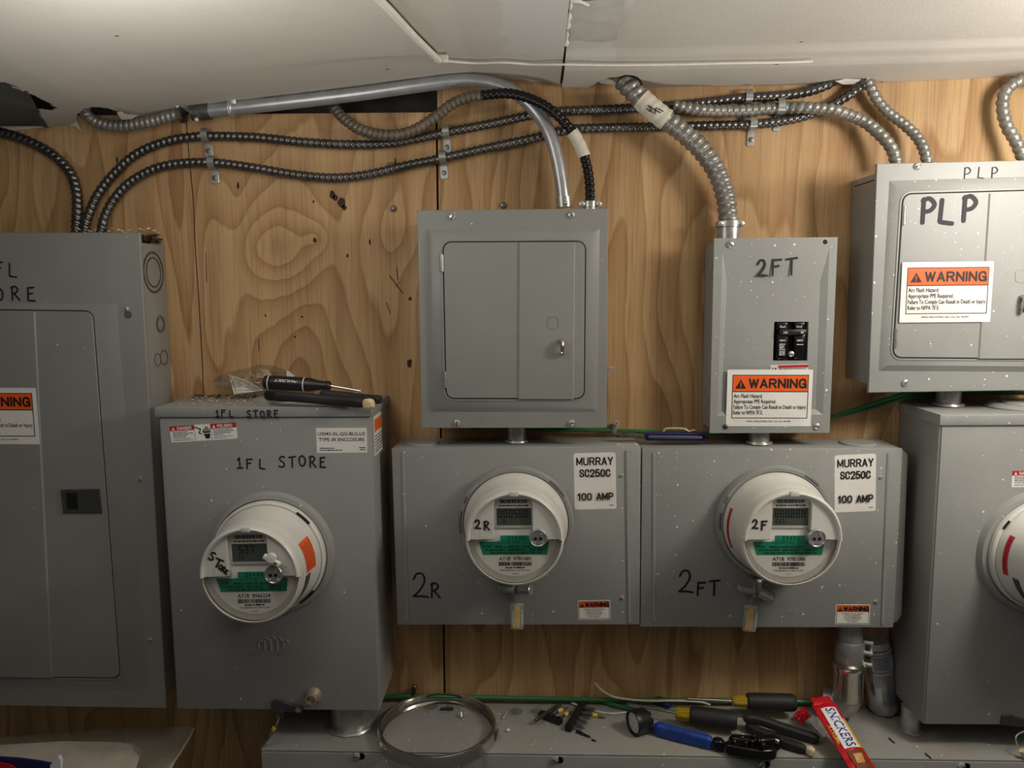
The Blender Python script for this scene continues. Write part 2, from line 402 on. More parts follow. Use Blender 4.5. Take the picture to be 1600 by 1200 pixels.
    def block(s, txt, x, y, h, width, t, z=0.0, rot=0.0):
        # heavy sans capitals drawn from centre lines; t = stem weight
        ws = [{'I': .0, 'W': 1.35, 'M': 1.2, '1': .55, ' ': .55, 'L': .8, 'E': .82}.get(ch, 1.0) for ch in txt]; gap = .46
        n = len(txt); k = (width-t)/(sum(ws)+gap*1.0*(n-1)+.0) ; cx = x-width/2+t/2; gp = gap*k
        for ch, wd in zip(txt, ws):
            for st in BLOCK.get(ch, []):
                cur = st[0] == 's'; pts = [Vector((p[0]*wd*k, p[1]*(h-t), 0)) for p in (st[1:] if cur else st)]
                if cur: pts = catmull(pts, h*.05)
                s.stroke([(cx+p.x, y+t/2+p.y) for p in pts], t, z)
            cx += wd*k+gp
    def micro(s, x0, x1, y, h, z=0.0, seed=1):
        # a line of print too small to read: word-like dashes
        rd = random.Random(seed); x = x0
        while x < x1-h:
            wd = min(x1-x, h*rd.uniform(1.2, 4.0)); s.rect(x, x+wd, y, y+h*rd.uniform(0.75, 1.0), z); x += wd+h*0.55
    def stroke(s, pts, wd, z=0.0):
        # every dab of ink lies a hair above the one before it, so crossings stay clean
        s.ink = getattr(s, 'ink', 0)
        for a, b in zip(pts, pts[1:]):
            a, b = Vector(a), Vector(b); d = b-a
            if d.length < 1e-7: continue
            s.ink += 1; nrm = Vector((-d.y, d.x)).normalized()*(wd/2)
            s.flat([tuple((a-nrm)[:2]), tuple((b-nrm)[:2]), tuple((b+nrm)[:2]), tuple((a+nrm)[:2])], z+s.ink*2.5e-6)
        for p in pts:
            s.ink += 1
            s.flat([(p[0]+wd/2*math.cos(2*PI*k/10), p[1]+wd/2*math.sin(2*PI*k/10)) for k in range(10)], z+s.ink*2.5e-6)
    def build(s, name, mat, parent=None, ang=35, mats=None, recalc=True):
        if recalc: bmesh.ops.recalc_face_normals(s.bm, faces=list(s.bm.faces))
        me = bpy.data.meshes.new(name); s.bm.to_mesh(me); s.bm.free()
        me.materials.append(mat)
        for p in me.polygons: p.use_smooth = True
        me.set_sharp_from_angle(angle=math.radians(ang))
        o = bpy.data.objects.new(name, me); COL.objects.link(o)
        if parent is not None: o.parent = parent
        else:
            xs = [v.co for v in me.vertices]
            c = Vector(((min(v.x for v in xs)+max(v.x for v in xs))/2, (min(v.y for v in xs)+max(v.y for v in xs))/2, min(v.z for v in xs)))
            me.transform(Matrix.Translation(-c)); o.location = c
        return o
def one(M=None, fn=None): ...
def tag(o, label, cat, group=None, kind=None):
    o['label'] = label; o['category'] = cat
    if group: o['group'] = group
    if kind: o['kind'] = kind
    return o
def struct(o): o['kind'] = 'structure'; return o
def thing(name, label, cat, M, group=None):
    o = bpy.data.objects.new(name, None); COL.objects.link(o); o.empty_display_size = 0.03
    o.matrix_world = M; return tag(o, label, cat, group)
OUT = Matrix(((1, 0, 0, 0), (0, 0, -1, 0), (0, 1, 0, 0), (0, 0, 0, 1)))   # local x right, y up, z out of the wall
class Frame:
    """A wall-mounted thing: four measured corners of its front face, `d` metres out of the wall."""
    def __init__(s, TL, TR, BR, BL, d):
        a, b, c, e = [at(*p, d) for p in (TL, TR, BR, BL)]
        u = ((b-a)+(c-e))/2; v = ((a-e)+(b-c))/2
        s.w, s.h, s.d = Vector((u.x, u.z)).length, Vector((v.x, v.z)).length, d
        ang = (math.atan2(u.z, u.x)+math.atan2(-v.x, v.z))/2
        ctr = (a+b+c+e)/4; base = Vector((ctr.x, 0, ctr.z)) - Matrix.Rotation(-ang, 3, 'Y') @ Vector((0, 0, s.h/2))
        s.M = Matrix.Translation(base) @ Matrix.Rotation(-ang, 4, 'Y') @ OUT; s.I = s.M.inverted()
    def p(s, px, py, d=None):
        d = s.d if d is None else d
        q = s.I @ at(px, py, d); return (q.x, q.y)
def quad_frame(F, c, z):
    """Matrix of a sticker on F: its four measured corners, z out of the wall; returns matrix (centre), width, height."""
    a, b, cc, e = [Vector(F.p(*q, z)) for q in c]
    u = ((b-a)+(cc-e))/2; v = ((a-e)+(b-cc))/2; ang = (math.atan2(u.y, u.x)+math.atan2(-v.x, v.y))/2; ct = (a+b+cc+e)/4
    return Matrix.Translation((ct.x, ct.y, z)) @ Matrix.Rotation(ang, 4, 'Z'), u.length, v.length

# ================================================================== the setting
def interp(tab, x):
    if x <= tab[0][0]: return tab[0][1]
    for (a, b), (c, d) in zip(tab, tab[1:]):
        if x <= c: return b+(d-b)*(x-a)/(c-a)
    return tab[-1][1]
def sm(t): t = max(0, min(1, t)); return t*t*(3-2*t)
SEAM = at(684, 330).x
PLY_TOP_L = at(520, 177).z
b = MB(); b.box(-2.2, SEAM-0.0018, 0.0, 0.018, -0.02, PLY_TOP_L); wl = struct(b.build('wall_back_left', M_PLYL))
b = MB(); b.box(SEAM+0.0018, 2.2, 0.0, 0.018, -0.02, 2.05); wr = struct(b.build('wall_back_right', M_PLYR))
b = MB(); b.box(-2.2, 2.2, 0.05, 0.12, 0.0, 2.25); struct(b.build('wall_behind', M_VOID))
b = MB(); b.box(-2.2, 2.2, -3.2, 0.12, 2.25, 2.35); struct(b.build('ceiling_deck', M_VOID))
# cracks, knots and scratches in the plywood face
WALLM = OUT.copy()
def wp(px, py): q = at(px, py); return (q.x, q.z)
def wall_marks(parent, strokes, mat, name, z=0.0003):
    b = MB(Matrix.Translation(-parent.location) @ WALLM)
    for pts, wd in strokes: b.stroke([wp(*p) for p in pts], wd, z)
    return b.build(name, mat, parent)
M_BARK = plain('bark_mark', (58, 36, 22), 0.8, 0, 0.3)
wall_marks(wl, [([(291, 186), (296, 250), (302, 310), (306, 400), (311, 470), (316, 560), (318, 615)], 0.0016),
    ([(322, 395), (323, 440)], 0.0012), ([(404, 530), (405, 548)], 0.0012)], M_BARK, 'veneer_crack')
b = MB(Matrix.Translation(-wl.location) @ WALLM)
for px, py, a, c in [(519, 304, 5, 7), (524, 309, 4, 6), (534, 317, 6, 8), (538, 325, 4, 4), (492, 375, 3, 4), (578, 378, 1.5, 5), (490, 315, 2, 2.5), (472, 495, 2, 2), (461, 526, 1.5, 2), (415, 493, 1.5, 2.5), (641, 467, 2.5, 3), (640, 568, 4, 8), (618, 253, 1.5, 6), (372, 290, 2, 6), (183, 250, 1.5, 5), (543, 400, 2, 3)]:
    x, z = wp(px, py); k = 0.00108
    b.flat([(x+a*k*math.cos(t*PI/5)*random.uniform(.7, 1.2), z+c*k*math.sin(t*PI/5)*random.uniform(.7, 1.2)) for t in range(10)], 0.0004)
b.build('bark_fleck', M_BARK, wl)
wall_marks(wl, [([(609, 431), (621, 447), (629, 458)], 0.0018), ([(620, 418), (622, 438)], 0.0014), ([(604, 473), (610, 490)], 0.0014), ([(625, 440), (618, 448)], 0.0012)], M_BARK, 'scratch')

# ceiling: three sagging sheets of board
EDGE = [(-160, 222), (0, 206), (60, 200), (120, 195), (200, 188), (300, 174), (500, 150), (700, 124), (740, 121), (800, 126), (879, 131)]
EDGE_R = [(872, 137), (1000, 137), (1100, 135), (1200, 134), (1300, 131), (1385, 129), (1500, 124), (1600, 118), (1750, 111)]
tabL = [(at(*p).x, at(*p).z) for p in EDGE]; tabR = [(at(*p).x, at(*p).z) for p in EDGE_R]
Z0 = at(1240, 128).z + 0.004
def ceil_z(x, y, tab):
    zw = interp(tab, x); g = sm(-y/0.95)
    z = zw+(Z0-zw)*g
    if tab is tabR and -y > 0.118: z += 0.0045*sm((-y-0.118)/0.003)
    if tab is tabR and -y > 0.155: z += 0.0050*sm((-y-0.155)/0.003)
    return z + 0.0025*math.sin(7*x+1.3)*math.sin(5*y)
def on_ceiling(px, py, tab, z=None):
    d = ray(px, py); t = 0.5
    while True:                      # first place where the sight line meets the board
        q = EYE+d*t
        if q.y > 0.0 or q.z > ceil_z(q.x, q.y, tab): return q if q.y <= 0 else EYE+d*(-EYE.y/d.y)
        t += 0.0015
edgeline = [on_ceiling(560, -47, tabL), on_ceiling(605, 0, tabL), on_ceiling(645, 44, tabL), on_ceiling(683, 82, tabL)]
YC = edgeline[-1].y
def x_line(y):
    t = sorted([(q.y, q.x) for q in edgeline]); 
    if y <= t[0][0]: return t[0][1]+(y-t[0][0])*(t[1][1]-t[0][1])/(t[1][0]-t[0][0])
    return interp(t, y)
crk = [on_ceiling(891, 0, tabR), on_ceiling(884, 68, tabR), on_ceiling(877, 133, tabR)]
def x_crack(y):
    t = sorted([(q.y, q.x) for q in crk])
    if y <= t[0][0]: return t[0][1]
    return interp(t, y)
def notch(pxs, tab):
    return [(q.x, q.y) for q in (on_ceiling(px, py, tab) for px, py in pxs)]
NL = [notch([(-60, 126), (0, 128), (12, 129), (22, 131), (32, 137), (46, 145), (56, 150), (66, 155), (76, 160), (86, 169), (88, 190)], tabL),
      notch([(117, 194), (119, 182), (126, 172), (140, 168), (152, 167), (166, 168), (176, 170), (186, 175), (196, 178), (206, 182), (219, 187)], tabL)]
NR = [notch([(922, 136), (931, 131), (934, 124), (938, 127), (944, 121), (947, 126), (956, 119), (966, 121), (976, 117), (990, 118), (1000, 122), (1006, 136)], tabR),
      notch([(1302, 130), (1310, 127), (1322, 128), (1330, 125), (1342, 128), (1352, 126), (1362, 126), (1370, 128), (1378, 127), (1384, 129)], tabR)]
def inpoly(x, y, P):
    c = False
    for (x1, y1), (x2, y2) in zip(P, P[1:]+P[:1]):
        if (y1 > y) != (y2 > y) and x < (x2-x1)*(y-y1)/(y2-y1)+x1: c = not c
    return c
def sheet(name, tab, xl, xr, nx, notches, ymin=-3.2, sag=False, hole=None):
    ys = [0.0]
    while ys[-1] > -0.5: ys.append(ys[-1]-(0.005 if hole else 0.012))
    ys += [-0.56, -0.65, -0.8, -1.0, -1.3, -2.0, ymin]
    rd = random.Random(hash(name) % 1000)
    V = []; F = []
    for i in range(nx+1):
        s = i/nx; xw = xl(0)+(xr(0)-xl(0))*s
        yf = -0.0012
        for nt in notches:
            if nt[0][0] < xw < nt[-1][0]: yf = min(yf, interp(nt, xw)+rd.uniform(-1, 1)*0.0025)
        for j, y in enumerate(ys):
            yy = yf+(ymin-yf)*(y/ymin) if False else min(y, yf)
            x = xl(yy)+(xr(yy)-xl(yy))*s; z = ceil_z(x, yy, tab)
            if sag:
                d = max(0, x_line(yy)-x); z -= 0.013*math.exp(-d/0.085)*sm((YC-yy)/0.03)
            V.append((x, yy, z))
    m = len(ys)
    for i in range(nx):
        for j in range(m-1):
            k = i*m+j
            if hole and inpoly((V[k][0]+V[k+m+1][0])/2, (V[k][1]+V[k+m+1][1])/2, hole): continue
            F.append((k, k+m, k+m+1, k+1))
    b = MB(); b._add(V, F)
    # board thickness: an upturned edge along the front
    fr = [V[i*m] for i in range(nx+1)]
    b._add(fr+[(x, y, z+0.012) for x, y, z in fr], [(i, i+1, nx+2+i, nx+1+i) for i in range(nx)])
    bmesh.ops.remove_doubles(b.bm, verts=list(b.bm.verts), dist=1e-6)
    return struct(b.build(name, M_CEIL, ang=50))
HOLE = notch([(-90, 126), (0, 127), (12, 129), (22, 131), (32, 137), (46, 145), (56, 150), (66, 155), (76, 160), (88, 169), (80, 172), (60, 170), (64, 184), (70, 199)], tabL)+[(at(68, 206, -.01).x, .01), (at(-120, 220, -.01).x, .01)]
sheet('ceiling', tabL, lambda y: -2.2, x_line, 480, NL[1:], sag=True, hole=HOLE)
sheet('ceiling.001', tabL, x_line, lambda y: x_crack(y)-0.0016, 60, [])
sheet('ceiling.002', tabR, lambda y: x_crack(y)+0.0016, lambda y: 2.2, 300, NR)
b = MB()
def lineedge(q, dz): return Vector((q.x, q.y, ceil_z(q.x, q.y, tabL)+dz))
b.tube(even(catmull([lineedge(q, -0.011)+Vector((0.003, 0, 0)) for q in edgeline], 0.01), 0.01), 0.0046, 8, flat=1.2)
b.box(*[v for c in [(0, 0.016), (0, 0.008)] for v in (edgeline[-1].x+c[0]-0.004*(c[1] == 0.016), edgeline[-1].x+c[1])][:2], edgeline[-1].y-0.003, edgeline[-1].y+0.004, ceil_z(edgeline[-1].x, YC, tabL)-0.014, ceil_z(edgeline[-1].x, YC, tabL)-0.003, 0.002)
struct(b.build('trim_1', M_BARE))
b = MB()
pp = [on_ceiling(px, py, tabR) for px, py in [(893, -14), (891, 10), (888, 30), (886, 50), (884, 68)]]
V = []
b.tube([p+Vector((0, 0, -0.001)) for p in even(catmull(pp, 0.004), 0.004)], 0.004, 8, rf=lambda s, a: 0.0034*(0.75+0.3*math.sin(s*190)+0.25*math.sin(s*77+1)), flat=1)
pp = [on_ceiling(px, py, tabR) for px, py in [(892, 0), (903, 0), (912, 2), (919, 6)]]
b.tube([p+Vector((0, 0, -0.001)) for p in catmull(pp, 0.004)], 0.0024, 8)
struct(b.build('trim_2', M_BARE))
# peeling paper edge right of the joint, and the loose board hanging from the torn hole
def flap(name, pts, mat, label, cat, out=0.004, thick=0.0012, bend=0.0, kind=None):
    P = []
    for q in pts:
        px, py = q[:2]; o = q[2] if len(q) > 2 else out
        P.append(at(px, py, o))
    n = len(P); b = MB(); back = [p+Vector((0, thick, 0)) for p in P]
    F = [tuple(range(n)), tuple(range(n, 2*n))[::-1]]+[(i, (i+1) % n, n+(i+1) % n, n+i) for i in range(n)]
    b._add(P+back, F); bmesh.ops.triangulate(b.bm, faces=[f for f in b.bm.faces if len(f.verts) > 4])
    o = b.build(name, mat)
    return struct(o) if kind else tag(o, label, cat)
OC = lambda px, py: (px, py, -on_ceiling(px, py, tabL).y-.012)
flap('torn_board_scrap', [OC(-90, 129), OC(0, 129), OC(10, 130), OC(22, 134), OC(38, 141), OC(52, 168), (70, 198, .026), (56, 195, .026), (30, 195, .026), (0, 195, .026), (-90, 200, .026)],
     M_DRYGREY, 'dark grey torn scrap of ceiling board hanging at the ragged hole', 'drywall scrap', thick=0.010)
flap('ceiling_paper.005', [OC(11, 128), OC(16, 126), OC(24, 131), OC(32, 135), OC(40, 141), OC(36, 143), OC(28, 139), OC(20, 137)], M_BARE, 'white torn paper edge along the dark scrap at the ragged hole', 'paper scrap', thick=.0006)
flap('ceiling_paper.006', [OC(52, 146), OC(62, 150), OC(72, 154), OC(70, 157), OC(58, 152)], M_BARE, 'thin white paper sliver at the far tip of the ragged hole', 'paper scrap', thick=.0006)
flap('ceiling_paper', [(107, 190, .006), (112, 183, .02), (117, 184, .02), (121, 193, .01), (129, 207, .006), (117, 198, .004), (109, 196, .004)],
     M_BARE, 'white torn gypsum curl hanging beside the bent flexible conduit', 'paper scrap')
flap('ceiling_paper.001', [(182, 176, .08), (190, 174, .08), (194, 178, .07), (216, 180, .05), (205, 186, .045), (190, 187, .05)],
     M_BARE, 'white torn gypsum paper showing in the hole above the bent conduit', 'paper scrap')
flap('ceiling_paper.002', [(968, 118, .03), (985, 119, .03), (997, 123, .03), (1000, 138, .036), (993, 146, .034), (985, 139, .03), (975, 141, .026), (973, 130, .028)],
     M_BARE, 'white torn paper flap above the thick grey flexible conduit', 'paper scrap')
flap('ceiling_paper.003', [(933, 124, .03), (946, 123, .03), (958, 125, .025), (968, 119, .03), (966, 135, .02), (963, 142, .015), (960, 132, .02), (948, 131, .02), (938, 130, .02)],
     M_CEIL, 'grey frayed paper shreds along the torn ceiling edge', 'paper scrap')
flap('ceiling_paper.004', [(1306, 127, .03), (1320, 123, .03), (1345, 124, .03), (1362, 126, .02), (1340, 131, .02), (1318, 132, .02)],
     M_BARE, 'ragged white paper edge where three dark cables enter the ceiling', 'paper scrap')
OR = lambda px, py, dz=0: (px, py, -on_ceiling(px, py, tabR).y+dz)
flap('ceiling_paper.007', [OR(893, 3, .004), OR(920, 1, .004), OR(976, -4, .004), OR(974, 25, .006), OR(969, 48, .012), OR(963, 62, .016), OR(944, 66, .010), OR(918, 65, .004), OR(904, 62, .004), OR(889, 66, .004)],
     plain('bared_grey_paper', (196, 194, 186), .75, 0, .1, bump=.2, vs=30), 'peeling pale paper sheet beside the ceiling joint, its corner curling down', 'paper scrap', thick=.0006)
# white cord stretched just under the ceiling
cp = [on_ceiling(px, py, tabL if px < 880 else tabR)+Vector((0, 0, -0.006)) for px, py in [(682, 86), (690, 88), (740, 92), (790, 91), (830, 94), (880, 94), (960, 95), (1060, 94), (1150, 92), (1222, 91), (1275, 89)]]
b = MB(); b.tube(even(catmull(cp, 0.01), 0.01), 0.0017, 8); tag(b.build('white_string', M_BARE), 'thin white string running along under the ceiling crease', 'string')
# little nicks in the ceiling board
b = MB()
for px, py in [(182, 56), (266, 70), (1252, 65), (656, 62), (605, 108), (1340, 69), (1214, 100)]:
    q = on_ceiling(px, py, tabL if px < 880 else tabR); b.ball(q+Vector((0, 0, -0.0002)), 0.0030, 8, (1.2, .6, .12))
struct(b.build('ceiling_nick', M_BARK))

# ================================================================== shared details
def rpoly(pts, r, n=5):
    out = []; N = len(pts)
    for i in range(N):
        a, b_, c = Vector(pts[i-1]), Vector(pts[i]), Vector(pts[(i+1) % N])
        u, v = (a-b_).normalized(), (c-b_).normalized()
        ang = u.angle(v); t = r/math.tan(ang/2)
        cen = b_+(u+v).normalized()*(r/math.sin(ang/2)); p0, p1 = b_+u*t, b_+v*t
        a0 = math.atan2((p0-cen).y, (p0-cen).x); a1 = math.atan2((p1-cen).y, (p1-cen).x)
        d = (a1-a0+PI) % (2*PI)-PI
        out += [(cen.x+r*math.cos(a0+d*k/n), cen.y+r*math.sin(a0+d*k/n)) for k in range(n+1)]
    return out
def scale_poly(pts, d):
    # grow (d > 0) a convex polygon about its edges
    n = len(pts); area = sum(pts[i][0]*pts[(i+1) % n][1]-pts[(i+1) % n][0]*pts[i][1] for i in range(n)); sg = 1 if area > 0 else -1; out = []
    for i in range(n):
        a, b_, c = Vector(pts[i-1]), Vector(pts[i]), Vector(pts[(i+1) % n])
        d1 = (b_-a).normalized(); d2 = (c-b_).normalized(); nn = Vector((d1.y+d2.y, -(d1.x+d2.x)))*sg
        nn.normalize(); k = 1/max(.5, nn.dot(Vector((d1.y, -d1.x))*sg)); out.append(tuple(b_+nn*d*k))
    return out
def screw(parent, x, y, z, r=0.0052, slot=None, name='screw', mat=None, mark=True):
    b = MB(Matrix.Translation((x, y, z)))
    b.lathe([(r, 0), (r, r*.18), (r*.86, r*.5), (r*.5, r*.66), (0.0, r*.7)], seg=18)
    o = b.build(name, mat or M_SCREW, parent)
    if mark:
        a = random.uniform(0, PI) if slot is None else slot
        b = MB(Matrix.Translation((x, y, z)) @ Matrix.Rotation(a, 4, 'Z')); b.box(-r*.75, r*.75, -r*.11, r*.11, r*.5, r*.73)
        b.build('slot', M_GROOVE, o)
    return o
def hole(parent, x, y, z, r=0.004):
    b = MB(Matrix.Translation((x, y, z))); b.lathe([(r, 0), (r, 0.0003), (0, 0.0003)], seg=16); o = b.build('screw_hole', M_GROOVE, parent)
    b = MB(Matrix.Translation((x, y, z))); b.lathe([(r*1.25, 0), (r*1.25, .0006), (r, .0006), (r, 0)], seg=16); b.build('hole_rim', M_ZINC, o)
GL = {'1': [[(.2, .78), (.5, 1), (.52, 0)], [(.1, 0), (.95, .03)]], 'F': [[(.12, 1), (.08, 0)], [(.08, .97), (1, 1)], [(.1, .55), (.75, .6)]],
 'L': [[(.22, 1), (.12, .08), (.3, .04), (1, -.02)]], 'S': [['s', (.92, .93), (.5, 1), (.15, .82), (.35, .57), (.75, .42), (.82, .15), (.42, 0), (.02, .1)]],
 'T': [[(0, .93), (1.05, 1)], [(.52, .97), (.5, 0)]], 'O': [['s', (.5, .98), (.12, .8), (.05, .35), (.4, .02), (.85, .2), (.92, .7), (.5, .98)]],
 'R': [[(.18, 1), (.12, 0)], ['s', (.05, .92), (.5, 1.02), (.88, .82), (.62, .55), (.18, .46)], [(.35, .5), (1.05, 0)]],
 'E': [[(.95, .98), (.2, .95), (.14, .03), (1, 0)], [(.17, .52), (.75, .55)]], '2': [['s', (.08, .74), (.3, .97), (.68, .97), (.82, .68), (.5, .3), (.05, .03)], [(.05, .03), (.55, .04), (1.05, .0)]],
 'P': [[(.2, 1), (.16, 0)], ['s', (.14, .95), (.6, 1.03), (.98, .78), (.7, .52), (.18, .46)]]}
def letters(b, s, x, y, h, wd, adv=0.72, z=0.0, rot=0.0, slope=0.0, sx=0.6, jig=0.06, widths=None):
    """hand lettering: h letter height, wd pen width; (x, y) lower left."""
    rd = random.Random(s+str(x)); cx = 0.0; c, sn = math.cos(rot), math.sin(rot)
    for i, ch in enumerate(s):
        if ch == ' ': cx += h*0.6; continue
        k = rd.uniform(1-jig, 1+jig); oy = rd.uniform(-jig, jig)*h
        for st in GL[ch]:
            cur = st[0] == 's'; pts = [Vector((p[0]*sx*h*k+slope*p[1]*h, p[1]*h*k)) for p in (st[1:] if cur else st)]
            if cur: pts = [Vector(q[:2]) for q in catmull([p.to_3d() for p in pts], h*0.07)]
            b.stroke([(x+(cx+p.x)*c-(oy+p.y)*sn, y+(cx+p.x)*sn+(oy+p.y)*c) for p in pts], wd, z)
        cx += h*adv*(widths[i] if widths else (0.8 if ch == '1' else 1))
def writing(F, parent, items, mat=None, z=None, name='marker_writing'):
    """items: (text, px, py lower-left, height px, pen px, advance)"""
    b = MB(); z = (F.d if z is None else z)+0.0006
    for t, px, py, hp, pen, adv, *rest in items:
        x, y = F.p(px, py, z); k = (EYE.y*-1-z)/FOCAL*1.006
        letters(b, t, x, y, hp*k, pen*k, adv, z, *rest)
    return b.build(name, mat or M_MARK, parent)
def tri_mark(parent, M, x, y, h, mat, inner):
    b = MB(M); b.flat([(x-h*.58, y), (x+h*.58, y), (x, y+h)], .0005); o = b.build('warning_triangle', mat, parent)
    b = MB(M); b.rect(x-h*.045, x+h*.045, y+h*.3, y+h*.68, .0006); b.rect(x-h*.05, x+h*.05, y+h*.12, y+h*.22, .0006); b.build('exclamation_mark', inner, parent)
def sticker(F, parent, corners, z, name, r=0.002, mat=None, label=None):
    M, wd, h = quad_frame(F, corners, z)
    b = MB(M); b.prism(rrect(wd, h, r, 4), 0, 0.00025); o = b.build(name, mat or M_LABEL, parent)
    if label: o['label'] = label
    return o, M, wd, h
def warning_label(F, parent, corners, z):
    o, M, w_, h = sticker(F, parent, corners, z, 'warning_label', .0012, label='white and orange arc flash warning label')
    X0, X1, Y0, Y1 = -w_*.44, w_*.455, -h*.36, h*.41
    b = MB(M); ln = w_*.009
    b.ringp([(X0, Y0), (X1, Y0), (X1, Y1), (X0, Y1)], [(X0+ln, Y0+ln), (X1-ln, Y0+ln), (X1-ln, Y1-ln), (X0+ln, Y1-ln)], .0002, .0004)
    b.rect(X0, X1, h*.105, h*.12, .0005); b.build('border', M_INK, o)
    b = MB(M); b.rect(X0+ln, X1-ln, h*.12, Y1-ln, .0004); b.build('orange_band', M_ORANGE, o)
    tri_mark(o, M, X0+w_*.10, h*.165, h*.165, M_INK, M_ORANGE)
    b = MB(M); b.block('WARNING', (X0+X1)/2+w_*.085, h*.17, h*.175, w_*.68, h*.034, .0006)
    for i, (t, f) in enumerate([('Arc Flash Hazard.', .34), ('Appropriate PPE Required.', .50), ('Failure To Comply Can Result in Death or Injury.', .86), ('Refer to NFPA 70 E.', .35)]):
        b.text(t, X0+w_*.02, h*(.005-.098*i), h*.072, w_*f, .014, 'L', .0006)
    b.text('IDEAL INDUSTRIES, INC. Cat. No. 44-892', 0, -h*.425, h*.03, w_*.52, .004, 'C', .0006)
    b.build('lettering', M_INK, o)
    return o
def small_warning(F, parent, corners, z):
    o, M, w_, h = sticker(F, parent, corners, z, 'hazard_label', .001)
    b = MB(M); b.rect(-w_*.47, w_*.47, h*.12, h*.45, .0004); b.build('orange_band', M_ORANGE, o)
    tri_mark(o, M, -w_*.37, h*.16, h*.22, M_INK, M_ORANGE)
    b = MB(M); b.block('WARNING', w_*.09, h*.16, h*.25, w_*.74, h*.055, .0006)
    for i, t in enumerate(['HAZARD OF ELECTRICAL', 'SHOCK OR BURN', 'DO NOT BREAK SEAL', 'CONTACT UTILITY', 'FOR SERVICE']):
        b.text(t, 0, h*(.01-.095*i), h*.065, None, .01, z=.0006, maxw=w_*.9)
    ln = w_*.012; b.ringp(rrect(w_*.95, h*.92, .0008), rrect(w_*.95-2*ln, h*.92-2*ln, .0006), .0003, .0005)
    b.build('lettering', M_INK, o); return o
def murray(F, parent, corners, z):
    o, M, w_, h = sticker(F, parent, corners, z, 'rating_label', .0035)
    b = MB(M)
    b.block('MURRAY', 0, h*.28, h*.145, w_*.88, h*.023, .0005); b.block('SC250C', 0, h*.075, h*.14, w_*.74, h*.023, .0005)
    b.block('100 AMP', 0, -h*.34, h*.14, w_*.86, h*.023, .0005); b.micro(w_*.33, w_*.43, -h*.44, h*.016, .0005)
    b.build('lettering', M_INK, o); return o
def danger_label(F, parent, corners, z):
    o, M, w_, h = sticker(F, parent, corners, z, 'danger_label', .002)
    b = MB(M); b.rect(-w_*.5, -w_*.135, h*.2, h*.5, .0004); b.build('red_band', M_RED, o)
    b = MB(M); b.rect(w_*.115, w_*.5, h*.2, h*.5, .0004); b.build('red_band', M_RED, o)
    b = MB(M); b.block('DANGER', -w_*.28, h*.25, h*.19, w_*.22, h*.035, .0006); b.block('PELIGRO', w_*.33, h*.25, h*.19, w_*.23, h*.035, .0006)
    for x in (-w_*.445, w_*.165): b.flat([(x-w_*.025, h*.25), (x+w_*.025, h*.25), (x, h*.43)], .0006)
    b.build('white_lettering', M_LABEL, o)
    b = MB(M)
    for i in range(6):
        f = .045 if i < 4 else .03
        b.micro(-w_*.46, -w_*.46+w_*(.22, .3, .24, .2, .26, .3)[i], h*(.1-.1*i), h*f, .0005, i); b.micro(w_*.15, w_*.15+w_*(.3, .3, .27, .14, .28, .2)[i], h*(.1-.1*i), h*f, .0005, i+9)
    b.rect(-w_*.136, -w_*.131, -h*.48, h*.48, .0005); b.rect(w_*.112, w_*.117, -h*.48, h*.48, .0005)
    # shocked hand: wrist, palm, four fingers, thumb and the bolt arrow
    b.flat([(-w_*.0+w_*.0, -h*.08), (w_*.1, -h*.08), (w_*.085, -h*.38), (w_*.028, -h*.38)], .0005)
    b.flat([(w_*.002, -h*.03), (w_*.1, -h*.03), (w_*.104, h*.06), (w_*.0, h*.04)], .0005)
    for i, (x, t) in enumerate([(.012, .22), (.038, .36), (.064, .32), (.09, .2)]): b.stroke([(w_*x, 0), (w_*(x+.002), h*t)], w_*.015, .0005)
    b.stroke([(w_*.01, -h*.02), (-w_*.012, h*.1)], w_*.014, .0005)
    b.stroke([(-w_*.12, h*.36), (-w_*.04, h*.22), (-w_*.065, -h*.02), (-w_*.03, -h*.06)], w_*.016, .0005)
    b.build('lettering', M_INK, o); return o
def knockout(parent, M, r, mat=None, sy=1.0):
    b = MB(M)
    b.lathe([(r, -.0002), (r, .0007), (r*.90, .0007), (r*.90, -.0002)], seg=28, sy=sy); return b.build('knockout', mat or M_PAINTL, parent)
SIDE_R = lambda F, inset=0.0: Matrix.Translation((F.w/2-inset, 0, 0)) @ Matrix(((0, 0, 1, 0), (0, 1, 0, 0), (-1, 0, 0, 0), (0, 0, 0, 1)))   # local x: -z, y: y, z: +x

